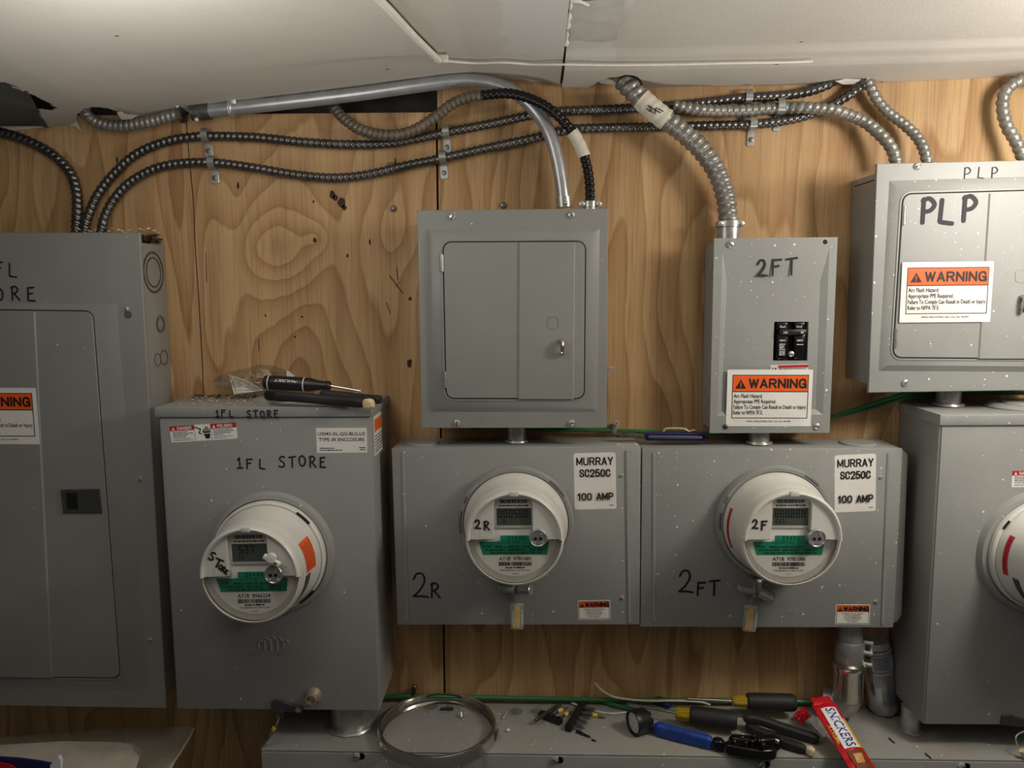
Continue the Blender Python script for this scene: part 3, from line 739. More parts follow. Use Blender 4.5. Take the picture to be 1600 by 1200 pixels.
def loadcenter(F, t, pan_out, pan_in, door, steps, mat, bx=.004, by=.012, hinges=(), rad=0.012, raise_=.007, back_d=None):
    """box, trim cover with a raised pan, hinged door (steps = lines where the door is pressed out)"""
    b = MB(); b.box(-F.w/2+bx, F.w/2-bx, by, F.h-by, 0.0006, F.d-.003, .0012); box = b.build('box', M_PAINTL if mat is M_PAINTL else M_PAINT, t)
    b = MB(); b.prism([(-F.w/2, 0), (F.w/2, 0), (F.w/2, F.h), (-F.w/2, F.h)], F.d-.006, F.d, .0012)
    po = [F.p(*q) for q in pan_out]; pi = [F.p(*q) for q in pan_in]
    zt = F.d+raise_
    b.prism(po, F.d-.001, zt, top=pi)
    do = [F.p(*q, zt) for q in door]
    lip = rpoly(scale_poly(do, .0042), rad+.004); inn = rpoly(scale_poly(do, .0018), rad+.0016)
    b.ringp(lip, inn, zt-.001, zt+.0012)
    cov = b.build('cover', mat, t)
    b = MB(); b.prism(rpoly(scale_poly(do, .0018), rad+.0016), zt-.0002, zt+.0002); b.build('door_gap', M_GROOVE, cov)
    b = MB(); b.prism(rpoly(do, rad), zt-.0005, zt+.0022, .0008)
    if steps:
        (a, c), (e, f) = steps
        q = [F.p(*a, zt), F.p(*e, zt), F.p(*f, zt), F.p(*c, zt)]
        b.prism(q, zt+.002, zt+.0042, top=[(q[0][0]+.0022, q[0][1]), (q[1][0]-.0022, q[1][1]), (q[2][0]-.0022, q[2][1]), (q[3][0]+.0022, q[3][1])])
    dr = b.build('door', mat, t)
    for px, py, hp in hinges:
        x, y = F.p(px, py, zt); b = MB(); b.cyl((x, y-hp/2, zt+.0016), (x, y+hp/2, zt+.0016), .0032, seg=12); b.build('hinge', M_ZINC, dr)
    return box, cov, dr, zt
# ================================================================== enclosures along the wall
# --- big store panel, cut by the picture edge
FA = Frame((-160, 361), (212, 366), (265, 1107), (-92, 1101), .088)
A = thing('electrical_panel', 'tall grey breaker panel with black door latch beside the meter enclosure', 'electrical panel', FA.M)
bx, cov, dr, zt = loadcenter(FA, A, [(-132, 472), (186, 474), (238, 1080), (-66, 1078)], [(-100, 480), (160, 482), (208, 1066), (-40, 1062)],
    [(-85, 484), (145, 487), (188, 1058), (-32, 1056)], [((-60, 486), (-10, 1056)), ((57, 487), (84, 1057))], M_PAINTL, bx=.003, by=.015, raise_=.006)
Ms = SIDE_R(FA, .003-.0001)
for dz, py, r in [(.044, 425, .034), (.044, 425, .025), (.030, 508, .0145), (.030, 508, .011), (.024, 562, .013), (.046, 564, .011)]:
    x, y = FA.p(225, py, FA.d-.02); knockout(bx, Ms @ Matrix.Translation((-dz, y, 0)), r, M_STEELD)
for dz, py in [(.074, 388), (.03, 388), (.05, 540)]:
    x, y = FA.p(225, py, FA.d-.02); b = MB(Ms @ Matrix.Translation((-dz, y, 0))); b.lathe([(.002, 0), (.002, .0008), (0, .001)], seg=10); b.build('rivet', M_ZINC, bx)
for px, py in [(198, 483), (219, 748), (235, 1000)]:
    x, y = FA.p(px, py); screw(A, x, y, FA.d, .0042)
x, y = FA.p(200, 492); b = MB(Matrix.Translation((x, y, FA.d))); b.lathe([(.0062, 0), (.0062, .0004), (0, .0004)], seg=18); b.build('keyhole', M_DRYGREY, cov)
q = [FA.p(*c, zt+.004) for c in [(95, 765), (155, 764), (159, 801), (99, 801)]]
b = MB(); b.prism(q, zt+.002, zt+.0055, .001); la = b.build('latch', M_CHAR, dr)
q = [FA.p(*c, zt+.006) for c in [(103, 770), (120, 770), (122, 796), (105, 796)]]
b = MB(); b.prism(q, zt+.0052, zt+.0058); b.build('latch_recess', M_BLACK, la)
writing(FA, A, [('1FL', -25, 433, 21, 2.6, 1.05), ('STORE', -54, 469, 21, 2.6, 1.18)])
warning_label(FA, dr, [(-80, 606), (55, 606), (63, 694), (-74, 694)], zt+.0044)

# --- store meter enclosure
FB = Frame((243, 636), (585, 634), (593, 1110), (272, 1111), .135)
B = thing('meter_enclosure', 'grey lidded meter box marked 1FL STORE below its lid', 'meter enclosure', FB.M)
def meterbox(F, t, lid_h, mat, topmat):
    b = MB(); b.box(-F.w/2+.003, F.w/2-.003, 0, F.h-.003, 0.0006, F.d-.002, .004, seg=3); bx = b.build('box', mat, t)
    b = MB(); b.box(-F.w/2+.006, F.w/2-.004, .002, F.h-lid_h, F.d-.003, F.d, .0012); b.build('front_panel', mat, t)
    b = MB(); b.box(-F.w/2, F.w/2, F.h-lid_h, F.h, 0.0006, F.d+.004, .0025); return bx, b.build('lid', topmat, t)
M_PAINTY = paint('grey_enamel_lid', GREY, 0.4, top=False)
bxB, lidB = meterbox(FB, B, .0165, M_PAINT, M_PAINT)
TOPB = (FB.M @ Vector((0, FB.h, 0))).z
b = MB(FB.M.inverted() @ Matrix.Translation((0, 0, 0)))
writing(FB, B, [('1FL', 337, 651, 10.5, 2.1, 1.15), ('STORE', 386, 652, 11, 2.1, .98)], z=FB.d+.0042)
writing(FB, B, [('1FL', 370, 732, 16, 2.4, 1.25), ('STORE', 436, 729, 17, 2.4, .96)], z=FB.d)
danger_label(FB, B, [(265, 667), (369, 659), (371, 684), (268, 693)], FB.d)
o, M, w_, h = sticker(FB, B, [(494, 669), (573, 668), (574, 707), (495, 708)], FB.d, 'type_label', .0008)
b = MB(M); b.text('U3042-XL-QG-BLG-LIS', 0, h*.2, h*.14, w_*.93, .012, z=.0005); b.text('TYPE 3R ENCLOSURE', 0, -h*.03, h*.14, w_*.9, .012, z=.0005)
b.micro(-w_*.44, -w_*.15, -h*.33, h*.04, .0005, 3); b.micro(-w_*.44, 0, -h*.41, h*.04, .0005, 4); b.micro(w_*.34, w_*.47, -h*.31, h*.035, .0005, 5); b.micro(w_*.36, w_*.47, -h*.39, h*.035, .0005, 6)
b.build('lettering', M_INK, o)
# sticker on the side of the box
Ms = SIDE_R(FB, .003)
y0 = FB.p(600, 690, FB.d)[1]; b = MB(Ms @ Matrix.Translation((-.085, y0+.004, 0))); b.prism(rrect(.062, .064, .001), 0, .0003); o = b.build('side_label', M_LABEL, B)
b = MB(Ms @ Matrix.Translation((-.085, y0+.004, 0))); b.rect(-.026, .026, .006, .026, .0005); b.build('orange_band', M_ORANGE, o)
b = MB(Ms @ Matrix.Translation((-.085, y0+.004, 0)))
for i in range(6): b.micro(-.026, .026, -.002-.005*i, .0022, .0005, i)
b.build('lettering', M_INK, o)
# pressed emblem, lettering, barrel lock, hasp
b = MB(); x, y = FB.p(428, 1008)
for i, (dx, hh) in enumerate([(-.022, .012), (-.012, .018), (-.002, .022), (.008, .020), (.018, .014)]):
    b.tube(catmull([(x+dx-.003, y-hh*.4, FB.d+.0002), (x+dx-.002, y+hh*.5, FB.d+.0004), (x+dx+.003, y+hh*.62, FB.d+.0004), (x+dx+.0055, y+hh*.3, FB.d+.0002)], .002), .0011, 6)
x, y = FB.p(425, 1025); b.text('MILBANK', x, y, .0085, .070, .01, z=FB.d+.0005); b.build('emblem', M_PAINT, B)
x, y = FB.p(490, 1086); b = MB(Matrix.Translation((x, y, FB.d))); b.lathe([(.0135, 0), (.0125, .004), (.0095, .009), (.0090, .016), (.0070, .0165), (.0068, .008), (0, .008)], seg=26); b.build('barrel_lock', M_BRASSN, B)
def hasp(F, t, px, py, s=1.0, flip=1):
    x, y = F.p(px, py); b = MB(Matrix.Translation((x, y, F.d+.001)) @ Matrix.Diagonal((flip, 1, 1, 1)))
    b.prism(rpoly([(-.024*s, -.004), (.026*s, -.010), (.030*s, .002), (.012*s, .004), (-.012*s, .013), (-.022*s, .012)], .0028), 0, .003, .0008); h_ = b.build('hasp', M_CHAR, t)
    b = MB(Matrix.Translation((x, y, F.d+.004)) @ Matrix.Diagonal((flip, 1, 1, 1))); b.lathe([(.0045, 0), (.0045, .0012), (0, .0016)], (.021*s, -.003, 0), seg=14); b.build('rivet', M_ZINC, h_); return h_
hasp(FB, B, 447, 1104)

# --- centre panel
FC = Frame((651, 328), (951, 326), (947, 668), (659, 670), .092)
C = thing('electrical_panel', 'grey closed-door breaker panel with no label above the 2R meter', 'electrical panel', FC.M)
bx, cov, dr, zt = loadcenter(FC, C, [(666, 357), (939, 356), (935, 645), (673, 645)], [(678, 369), (921, 369), (919, 632), (684, 633)],
    [(693, 379), (914, 378), (912, 622), (698, 622)], [((810, 379), (809, 623)), ((899, 379), (897, 623))], M_PAINTL, hinges=[(690.5, 411, .026), (695.5, 593, .026)])
for px, py in [(707, 339), (893, 336), (714, 661), (893, 661)]: x, y = FC.p(px, py); screw(C, x, y, FC.d, .0055)
x, y = FC.p(864.5, 504, zt); b = MB(Matrix.Translation((x, y, zt+.0042)))
b.ringp(rpoly([(-.009, -.010), (.009, -.010), (.009, .010), (-.009, .010)], .006), rpoly([(-.0075, -.0085), (.0075, -.0085), (.0075, .0085), (-.0075, .0085)], .005), -.0005, .0007); b.build('knockout', M_PAINTL, dr)
def dpull(F, dr, px, py, zt, h=.019):
    x, y = F.p(px, py, zt+.01); b = MB(); b.tube(catmull([(x, y+h/2, zt+.003), (x, y+h/2, zt+.011), (x, y, zt+.014), (x, y-h/2, zt+.011), (x, y-h/2, zt+.003)], .002), .0032, 10, flat=1.3); b.build('handle', M_CHROME, dr)
dpull(FC, dr, 879, 543, zt)

# --- 2FT breaker enclosure
FD = Frame((1117, 375), (1309, 368), (1296, 678), (1108, 675), .072)
D = thing('breaker_enclosure', 'small grey 2FT enclosure with one exposed black breaker', 'breaker enclosure', FD.M)
b = MB(); q1 = [(-FD.w/2+.002, .006), (FD.w/2-.004, .006), (FD.w/2-.004, FD.h-.006), (-FD.w/2+.002, FD.h-.006)]; b.ringp(q1, scale_poly(q1, -.0016), .0006, FD.d-.003); b.prism(q1, .0006, .003); bxD = b.build('box', M_PAINT, D)
Z = FD.d; op = [FD.p(*q) for q in [(1211, 503), (1265, 503), (1263, 564), (1209, 564)]]
O4 = [(-FD.w/2, FD.h), (FD.w/2, FD.h), (FD.w/2, 0), (-FD.w/2, 0)]
R1 = [FD.p(*q) for q in [(1129, 392), (1296, 388), (1286, 648), (1121, 650)]]
R2 = [FD.p(*q) for q in [(1137, 441), (1283, 440), (1276, 640), (1128, 643)]]
b = MB()
zr = Z-.0045
V = [(x, y, Z) for x, y in O4]+[(x, y, Z) for x, y in R1]+[(x, y, zr) for x, y in R2]+[(x, y, zr) for x, y in op]+[(x, y, zr-.02) for x, y in op]+[(x, y, Z-.004) for x, y in O4]
F_ = []
for k0, k1 in ((0, 4), (4, 8), (8, 12), (12, 16), (20, 0)):
    for i in range(4): j = (i+1) % 4; F_.append((k0+i, k0+j, k1+j, k1+i))
b._add(V, F_); covD = b.build('cover', M_PAINTR, D, ang=20)
bo = Vector(((op[0][0]+op[2][0])/2, (op[0][1]+op[2][1])/2, 0)); bw, bh = abs(op[1][0]-op[3][0]), op[0][1]-op[2][1]
BM = Matrix.Translation((bo.x, bo.y, zr-.012))
b = MB(BM); b.box(-bw/2+.0008, bw/2-.0008, -bh/2+.0005, bh/2-.0005, -.03, .002); br = b.build('breaker', M_BLACK, D)
b = MB(BM)
for s in (-1, 1): b.box(s*bw*.25-bw*.16, s*bw*.25+bw*.16, -bh*.45, bh*.18, .001, .014, .0015); b.box(s*bw*.25-bw*.15, s*bw*.25+bw*.15, bh*.3, bh*.47, .001, .010, .001)
b.build('breaker_pole', M_BLACKG, br)
b = MB(BM); b.box(-bw*.36, bw*.40, bh*.17, bh*.31, .001, .022, .002); tie = b.build('handle_tie', M_BLACK, br)
b = MB(BM)
b.text('On/I', -bw*.24, bh*.345, bh*.06, None, .01, z=.0105); b.text('On/I', bw*.24, bh*.345, bh*.06, None, .01, z=.0105)
b.text('100', -bw*.22, bh*.21, bh*.055, None, .015, z=.0225); b.text('60', bw*.26, bh*.21, bh*.055, None, .015, z=.0225)
b.text('Off/O', -bw*.25, -.0, bh*.05, None, .01, z=.0145); b.text('Off/O', bw*.25, -.0, bh*.05, None, .01, z=.0145); b.micro(bw*.17, bw*.35, -bh*.09, bh*.02, .0145)
for i in range(7): b.micro(-bw*.34, -bw*.17, -bh*(.08+.045*i), bh*.022, .0145, i)
b.build('lettering', M_LABEL, br)
x, y = FD.p(1236, 553, zr+.002); screw(br, x, y, zr+.002, .0048)
for px, py in [(1141, 382), (1276, 666)]: x, y = FD.p(px, py); screw(D, x, y, Z, .0055)
for px, py in [(1289, 378), (1133, 667)]: x, y = FD.p(px, py); hole(D, x, y, Z)
writing(FD, D, [('2FT', 1183, 430, 24, 3.2, .92, .02)], z=Z-.001)
warning_label(FD, covD, [(1137, 578), (1270, 577), (1267, 667), (1134, 665)], Z+.0002)
o, M, w_, h = sticker(FD, covD, [(1204, 570), (1263, 569), (1263, 582), (1204, 583)], zr, 'danger_strip', .0005, M_LABELG)
b = MB(M); b.rect(-w_*.3, w_*.5, h*.1, h*.42, .0004); b.build('red_band', M_RED, o)
b = MB(M); b.micro(-w_*.28, w_*.45, -h*.06, h*.09, .0005, 2); b.micro(-w_*.28, w_*.3, -h*.25, h*.09, .0005, 3); b.stroke([(-w_*.45, h*.1), (-w_*.42, -h*.2)], h*.1, .0005); b.stroke([(-w_*.37, h*.05), (-w_*.36, -h*.3)], h*.2, .0005); b.build('lettering', M_INK, o)
SIDE_L = lambda F, inset=0.0: Matrix.Translation((-F.w/2+inset, 0, 0)) @ Matrix(((0, 0, -1, 0), (0, 1, 0, 0), (1, 0, 0, 0), (0, 0, 0, 1)))   # local x: +z, z: -x
Ml = SIDE_L(FD, .002)
for py, r in [(415, .020), (420, .013), (590, .013), (622, .016)]:
    y = FD.p(1110, py, .05)[1]; knockout(bxD, Ml @ Matrix.Translation((.036, y, 0)), r, M_PAINT)

# --- PLP panel
FE = Frame((1372, 258), (1688, 246), (1671, 613), (1355, 610), .100)
E = thing('electrical_panel', 'grey breaker panel marked PLP twice, above the lidded enclosure', 'electrical panel', FE.M)
bxE, cov, dr, zt = loadcenter(FE, E, [(1388, 281), (1674, 272), (1658, 583), (1371, 581)], [(1400, 294), (1660, 286), (1646, 572), (1384, 570)],
    [(1411, 304), (1648, 297), (1634, 560), (1395, 558)], [((1543, 303), (1526, 560)), ((1634, 300), (1620, 560))], M_PAINTR, hinges=[(1411.5, 337, .028), (1399, 528, .028)])
for px, py in [(1433, 260), (1414, 598), (1620, 253)]: x, y = FE.p(px, py); screw(E, x, y, FE.d, .0055)
x, y = FE.p(1593, 431, zt); b = MB(Matrix.Translation((x, y, zt+.0042)))
b.ringp(rpoly([(-.009, -.010), (.009, -.010), (.009, .010), (-.009, .010)], .006), rpoly([(-.0075, -.0085), (.0075, -.0085), (.0075, .0085), (-.0075, .0085)], .005), -.0005, .0007); b.build('knockout', M_PAINTR, dr)
dpull(FE, dr, 1599, 475, zt, .02)
writing(FE, E, [('P', 1505, 281, 17, 1.6, 1), ('L', 1527, 279, 16, 1.6, 1), ('P', 1548, 279, 16, 1.6, 1)], M_MARKW)
writing(FE, dr, [('P', 1438, 347, 34, 6.5, 1), ('L', 1466, 347, 33, 6.5, 1), ('P', 1502, 347, 33, 6.5, 1)], M_MARKW, zt+.0022)
warning_label(FE, dr, [(1410, 410), (1553, 408), (1547, 503), (1405, 504)], zt+.0044)
b = MB(SIDE_L(FE, .004)); yy = FE.p(1345, 275, .05)[1]; b.rect(.012, .085, yy-.012, yy-.0105, .0004); b.build('flange_line', M_GROOVE, bxE)

# --- twin meter boxes
def socketbox(F, t, beads, mat):
    b = MB(); b.box(-F.w/2+.001, F.w/2-.001, .001, F.h-.001, .0006, F.d-.003, .002); bx = b.build('box', mat, t)
    b = MB(); b.box(-F.w/2, F.w/2, 0, F.h-.0005, F.d-.004, F.d, .0018)
    for (a, c) in beads:
        p, q = Vector(F.p(*a)), Vector(F.p(*c)); b.tube([(p.x, p.y, F.d-.0012), ((p.x+q.x)/2, (p.y+q.y)/2, F.d-.0008), (q.x, q.y, F.d-.0012)], .0032, 10)
    return bx, b.build('front_cover', mat, t)
FG = Frame((612, 698), (1000, 698), (1001, 976), (620, 977), .085)
G = thing('meter_socket_box', 'grey meter box marked 2R under the closed-door panel', 'meter box', FG.M, 'twin meter socket boxes')
bxG, cvG = socketbox(FG, G, [((629, 706), (637, 970)), ((979, 704), (983, 972))], M_PAINT)
for px, py in [(971, 743), (972, 934)]: x, y = FG.p(px, py); screw(G, x, y, FG.d, .0032)
murray(FG, cvG, [(896, 708), (961, 707), (964, 795), (898, 796)], FG.d)
small_warning(FG, cvG, [(903, 939), (953, 937), (954, 968), (903, 968)], FG.d)
writing(FG, cvG, [('2', 645, 932, 39, 3, 1), ('R', 673, 934, 24, 3, 1)])
FH = Frame((1002, 699), (1410, 702), (1397, 982), (1002, 979), .085)
H = thing('meter_socket_box', 'grey meter box marked 2FT under the small exposed breaker', 'meter box', FH.M, 'twin meter socket boxes')
bxH, cvH = socketbox(FH, H, [((1021, 707), (1022, 972)), ((1388, 708), (1378, 975))], M_PAINTR)
for px, py in [(1376, 746), (1368, 940)]: x, y = FH.p(px, py); screw(H, x, y, FH.d, .0032)
murray(FH, cvH, [(1302, 711), (1369, 709), (1368, 799), (1306, 800)], FH.d)
small_warning(FH, cvH, [(1306, 945), (1360, 944), (1358, 976), (1305, 975)], FH.d)
writing(FH, cvH, [('2', 1060, 925, 36, 3.2, 1), ('F', 1089, 930, 22, 3.2, 1), ('T', 1108, 930, 24, 3.2, 1)])
q = [FH.p(*c) for c in [(1406, 704), (1417, 706), (1423, 713), (1413, 966), (1405, 976), (1393, 979)]]
b = MB(); b.prism(q, FH.d-.012, FH.d-.009, .0008); b.build('side_flange', M_PAINT, H)
for F, t, px in ((FG, bxG, 660), (FH, bxH, 1340)):     # closed round hub plates on the top
    x = F.p(px, 690, .045)[0]; b = MB(Matrix.Translation((x, F.h-.001, .045)) @ Matrix.Rotation(-PI/2, 4, 'X')); b.lathe([(.028, 0), (.028, .002), (.026, .0035), (0, .0035)], seg=30); b.build('hub_plate', M_PAINT, t)
M, w_, h = quad_frame(FG, [(958, 686), (1008, 686), (1012, 692), (962, 692)], FG.d-.01)
x0 = FG.p(985, 692, FG.d-.012)[0]; TM = Matrix.Translation((x0-.004, FG.h-.0009, FG.d-.016)) @ Matrix.Rotation(-PI/2, 4, 'X')
b = MB(TM); b.prism(rrect(.036, .009, .001), 0, .0003); o = b.build('rating_strip', M_LABELG, G)
b = MB(TM); b.text('100 AMP', 0, -.002, .0045, .022, .012, z=.0005); b.build('lettering', M_INKG, o)

# --- lidded enclosure at the picture edge
FI = Frame((1466, 645), (1812, 647), (1772, 1136), (1440, 1133), .130)
I = thing('meter_enclosure', 'grey lidded enclosure below the PLP panel, with red-stickered meter', 'meter enclosure', FI.M)
bxI, lidI = meterbox(FI, I, .0175, M_PAINT, M_PAINT)
danger_label(FI, I, [(1582, 736), (1682, 733), (1681, 760), (1580, 761)], FI.d)
hasp(FI, I, 1588, 1127, 1.1)
x = FI.p(1590, 640, .06)[0]; b = MB(Matrix.Translation((x, FI.h-.0005, .07)) @ Matrix.Rotation(-PI/2, 4, 'X')); b.lathe([(.052, 0), (.052, .003), (.045, .008), (.030, .008), (.028, .011), (0, .011)], seg=36); b.build('hub_plate', M_PAINT, lidI)

# --- wireway trough along the bottom
tl, tr = at(407, 1172, .155), at(1620, 1189, .155)
ang = math.atan2(tr.z-tl.z, tr.x-tl.x)
TH = .16
class Obj: pass
FT = Obj(); FT.w = (tr-tl).length+.25; FT.h = TH; FT.d = .155
FT.M = Matrix.Translation((tl.x, 0, tl.z)) @ Matrix.Rotation(-ang, 4, 'Y') @ OUT @ Matrix.Translation((0, -TH, 0)); FT.I = FT.M.inverted()
FT.p = lambda px, py, d=None: Frame.p(FT, px, py, d)
T = thing('wireway_trough', 'long grey wireway box holding the tools and the steel ring', 'wireway', FT.M)
b = MB(); b.box(0, FT.w, 0, TH-.002, .0006, FT.d-.004, .001); b.build('box', M_PAINT, T)
b = MB(); b.box(.0, FT.w, TH-.003, TH, .0006, FT.d-.0015, .001); topT = b.build('top_panel', M_PAINTT, T)
b = MB(); b.box(.0008, FT.w, 0, TH-.0035, FT.d-.004, FT.d, .0012); b.build('front_cover', M_PAINT, T)
for px, py in [(557, 1181), (867, 1187), (1190, 1194), (1502, 1197)]:
    x, y = FT.p(px, py); s_ = screw(T, x, y, FT.d, .0062)
    b = MB(Matrix.Translation((x+.008, y-.0005, FT.d))); b.lathe([(.0058, 0), (.0058, .0005), (.0042, .0005), (.0042, 0)], seg=18); b.build('keyhole', M_GROOVE, s_)
def trough_z(x): return tl.z+(x-tl.x)*math.tan(ang)
def onT(px, py, up=0.0):
    z = tl.z
    for _ in range(5): q = atz(px, py, z+up); z = trough_z(q.x)
    return atz(px, py, z+up)
for px, py, r in [(805, 1112, .015), (838, 1112, .013), (640, 1105, .014), (672, 1104, .016), (705, 1106, .017)]:
    q = FT.I @ onT(px, py); b = MB(Matrix.Translation((q.x, TH+.0001, q.z)) @ Matrix.Rotation(-PI/2, 4, 'X')); b.lathe([(r, 0), (r, .0008), (r*.86, .0008), (r*.86, 0)], seg=26); b.build('knockout', M_PAINTT, topT)

# ================================================================== electric meters
SEGS = {'0': 'abcdef', '1': 'bc', '2': 'abged', '3': 'abgcd', '4': 'fgbc', '5': 'afgcd', '6': 'afgedc', '7': 'abc', '8': 'abcdefg', '9': 'abcdfg', ' ': '', 'O': 'abcdef'}
def seven(b, s, x, y, h, z, adv=0.62):
    w_ = h*.46; t = h*.11; c = x
    for ch in s:
        for g in SEGS[ch]:
            x0, x1, y0, y1 = {'a': (0, w_, h-t, h), 'g': (0, w_, h/2-t/2, h/2+t/2), 'd': (0, w_, 0, t), 'f': (0, t, h/2, h), 'b': (w_-t, w_, h/2, h), 'e': (0, t, 0, h/2), 'c': (w_-t, w_, 0, h/2)}[g]
            b.rect(c+x0, c+x1, y+y0, y+y1, z)
        c += h*adv
def arc(r, a0, a1, n=24): return [(r*math.cos(math.radians(a0+(a1-a0)*k/n)), r*math.sin(math.radians(a0+(a1-a0)*k/n))) for k in range(n+1)]
MZ = 1.13
def meter(F, owner, cx, cy, label, number, hand, lcd, collar, slots, roll=0.0, group='glass fronted electric meters'):
    z0 = F.d; x, y = F.p(cx, cy+3, F.d+.008)
    if collar:
        b = MB(Matrix.Translation((x, y, F.d))); b.lathe([(.1005, 0), (.0985, .005), (.0965, .010), (.0905, .0115), (.0890, .004), (0, .004)], seg=56); b.build('socket_collar', M_PAINT, owner); z0 += .0052
    else: z0 += .0003
    t = thing('electric_meter', label, 'electric meter', F.M @ Matrix.Translation((x, y, z0)) @ Matrix.Rotation(roll, 4, 'Z') @ Matrix.Diagonal((1, 1, MZ, 1)), group)
    R = .0742
    b = MB(); b.lathe([(.0905, 0), (.0928, .002), (.0928, .012), (.0905, .0155), (.0852, .0150), (.0850, 0)] if not collar else [(.0890, 0), (.0885, .012), (.0865, .0145), (.0845, .0145), (.084, 0)], seg=64); ring = b.build('sealing_ring', M_PAINT if not collar else M_WHITE, t)
    b = MB()
    for a0, a1, rr in slots: b.lathe([(rr-.0016, .0158), (rr+.0020, .0148)], seg=12, a0=math.radians(a0), a1=math.radians(a1))
    b.build('ring_slot', M_BLACK, ring)
    b = MB(); b.lathe([(.0840, .001), (.0838, .016), (.0826, .022), (.0800, .029), (.0776, .040), (.0768, .046), (.0762, .055), (.0752, .066), (.0735, .0705), (.0700, .072), (.0, .072)], seg=64); hs = b.build('housing', M_WHITE, t)
    # face plate with the utility's name plate
    zf = .0722
    b = MB(); b.flat(arc(R*.84, 0, 360, 60)[:-1], zf); fp = b.build('name_plate', M_LABEL, t, recalc=False)
    b = MB(); b.flat(rpoly([(-R*.74, -R*.10), (-R*.30, -R*.10), (-R*.30, R*.03), (R*.42, R*.03), (R*.42, -R*.10), (R*.70, -R*.10), (R*.66, -R*.38), (-R*.66, -R*.38)], R*.02), zf+.0003); gb = b.build('green_band', M_GREENL, fp)
    b = MB()
    b.text('I-210+cn', -R*.12, -R*.145, R*.085, R*.44, .006, z=zf+.0006)
    for i, (a, c, yy) in enumerate([(.32, .62, -.14), (-.66, -.5, -.22), (-.4, .1, -.225), (.14, .3, -.225), (-.62, -.2, -.29), (-.14, .2, -.29), (.3, .58, -.29), (-.5, .55, -.35)]): b.micro(R*a, R*c, R*yy, R*.04, zf+.0006, i)
    for i in range(4):
        for j in range(5): b.rect(R*(-.14+.075*j), R*(-.10+.075*j), R*(-.06+.02*i), R*(-.05+.02*i), zf+.0006)
    b.build('lettering', M_GREEND, gb)
    b = MB()
    b.text('A71B  '+number, -.0, -R*.50, R*.082, R*.66, .006, z=zf+.0004)
    rd = random.Random(number); xx = -R*.33
    while xx < R*.33: wb = R*rd.choice([.008, .008, .016, .022]); b.rect(xx, xx+wb, -R*.615, -R*.53, zf+.0004); xx += wb+R*rd.choice([.008, .012])
    b.micro(-R*.2, R*.2, -R*.665, R*.03, zf+.0004, 4); b.text('CON EDISON CO. OF N.Y. INC.', 0, -R*.725, R*.036, R*.62, .004, z=zf+.0004); b.text('CA 6.0', 0, -R*.80, R*.03, None, .004, z=zf+.0004)
    b.build('lettering', M_INK, fp)
    # upper shroud with the display opening
    b = MB()
    L_ = -R*.415; Rr = R*.365
    pol = arc(R*.93, 0, 180, 40)+[(-R*.93, -R*.02)]+[(L_-R*.06, -R*.02), (L_-R*.015, R*.0), (L_, R*.05), (L_, R*.72), (L_+R*.03, R*.80), (L_+R*.1, R*.83), (Rr-R*.1, R*.83), (Rr-R*.03, R*.80), (Rr, R*.72), (Rr, -R*.02), (R*.93, -R*.02)]
    b.prism(pol, .0700, .0815, .0012)
    sh = b.build('shroud', M_WHITE, t)
    b = MB(); seg = 48; prof = [(R*1.005, .066), (R*1.005, .0800), (R*.985, .0842), (R*.95, .0862), (R*.915, .0850), (R*.90, .0810), (R*.90, .070)]
    b.lathe(prof, seg=seg, a0=math.radians(-1), a1=math.radians(181)); 
    for a in (-1, 181): b.flat([(r*math.cos(math.radians(a)), r*math.sin(math.radians(a)), ) for r, h in prof][:0] or [(0, 0), (1e-5, 0), (0, 1e-5)], .07)
    b.build('shroud_rim', M_WHITE, sh)
    b = MB(); b.box(-R*.09, R*.09, R*.90, R*1.0, .083, .0875, .001); b.build('latch_tab', M_WHITE, sh)
    b = MB(); b.box(L_, Rr, R*.19, R*.835, .0715, .0745, .001); dp = b.build('display', M_LABELG, t)
    b = MB(); b.rect(L_+R*.05, Rr-R*.02, R*.255, R*.615, .0748); b.build('screen', M_LCD, dp)
    b = MB(); seven(b, lcd[0], L_+R*.09, R*.42, R*.16, .0751, .66); seven(b, lcd[1], L_+R*.11, R*.30, R*.085, .0751, .8)
    if len(b.bm.verts): b.build('screen_digits', M_LCDSEG, dp)
    b = MB(); xx = L_+R*.12
    rd = random.Random(3)
    while xx < Rr-R*.1: wb = R*rd.choice([.012, .02, .03]); b.rect(xx, xx+wb, R*.72, R*.79, .0749); xx += wb+R*.014
    b.micro(L_+R*.1, Rr-R*.06, R*.655, R*.026, .0749, 7); b.build('lettering', M_INK, dp)
    b = MB(Matrix.Translation((R*.48, R*.03, .0722))); b.lathe([(R*.185, 0), (R*.185, .0118), (R*.165, .0135), (R*.15, .0125), (0, .0125)], seg=30); op = b.build('optical_port', M_ZINC, t)
    b = MB(Matrix.Translation((R*.48, R*.03, .0849)))
    for dx in (-.055, .05): b.lathe([(R*.036, 0), (R*.036, .0003), (0, .0003)], (R*dx, -R*.01, 0), seg=12)
    b.build('lens', M_BLACK, op)
    b = MB(Matrix.Translation((R*.48, R*.03, .0848)))
    for dx, dy in ((.06, .09), (-.08, -.1), (.09, -.1)): b.lathe([(R*.03, 0), (R*.03, .0008), (0, .001)], (R*dx, R*dy, 0), seg=10)
    b.build('rivet', M_SCREW, op)
    b = MB(); b.flat([(R*.78+R*.02*math.cos(k*PI/5), -R*.055+R*.02*math.sin(k*PI/5)) for k in range(10)], zf+.0004); b.build('index_mark', M_INK, fp)
    # clear lower half of the cover
    b = MB(); b.lathe([(R*1.0, .050), (R*1.0, .0765), (R*.97, .0795), (R*.90, .0800), (0.0005, .0800)], seg=48, a0=math.radians(180), a1=math.radians(360)); b.build('clear_cover', M_CLEAR, t)
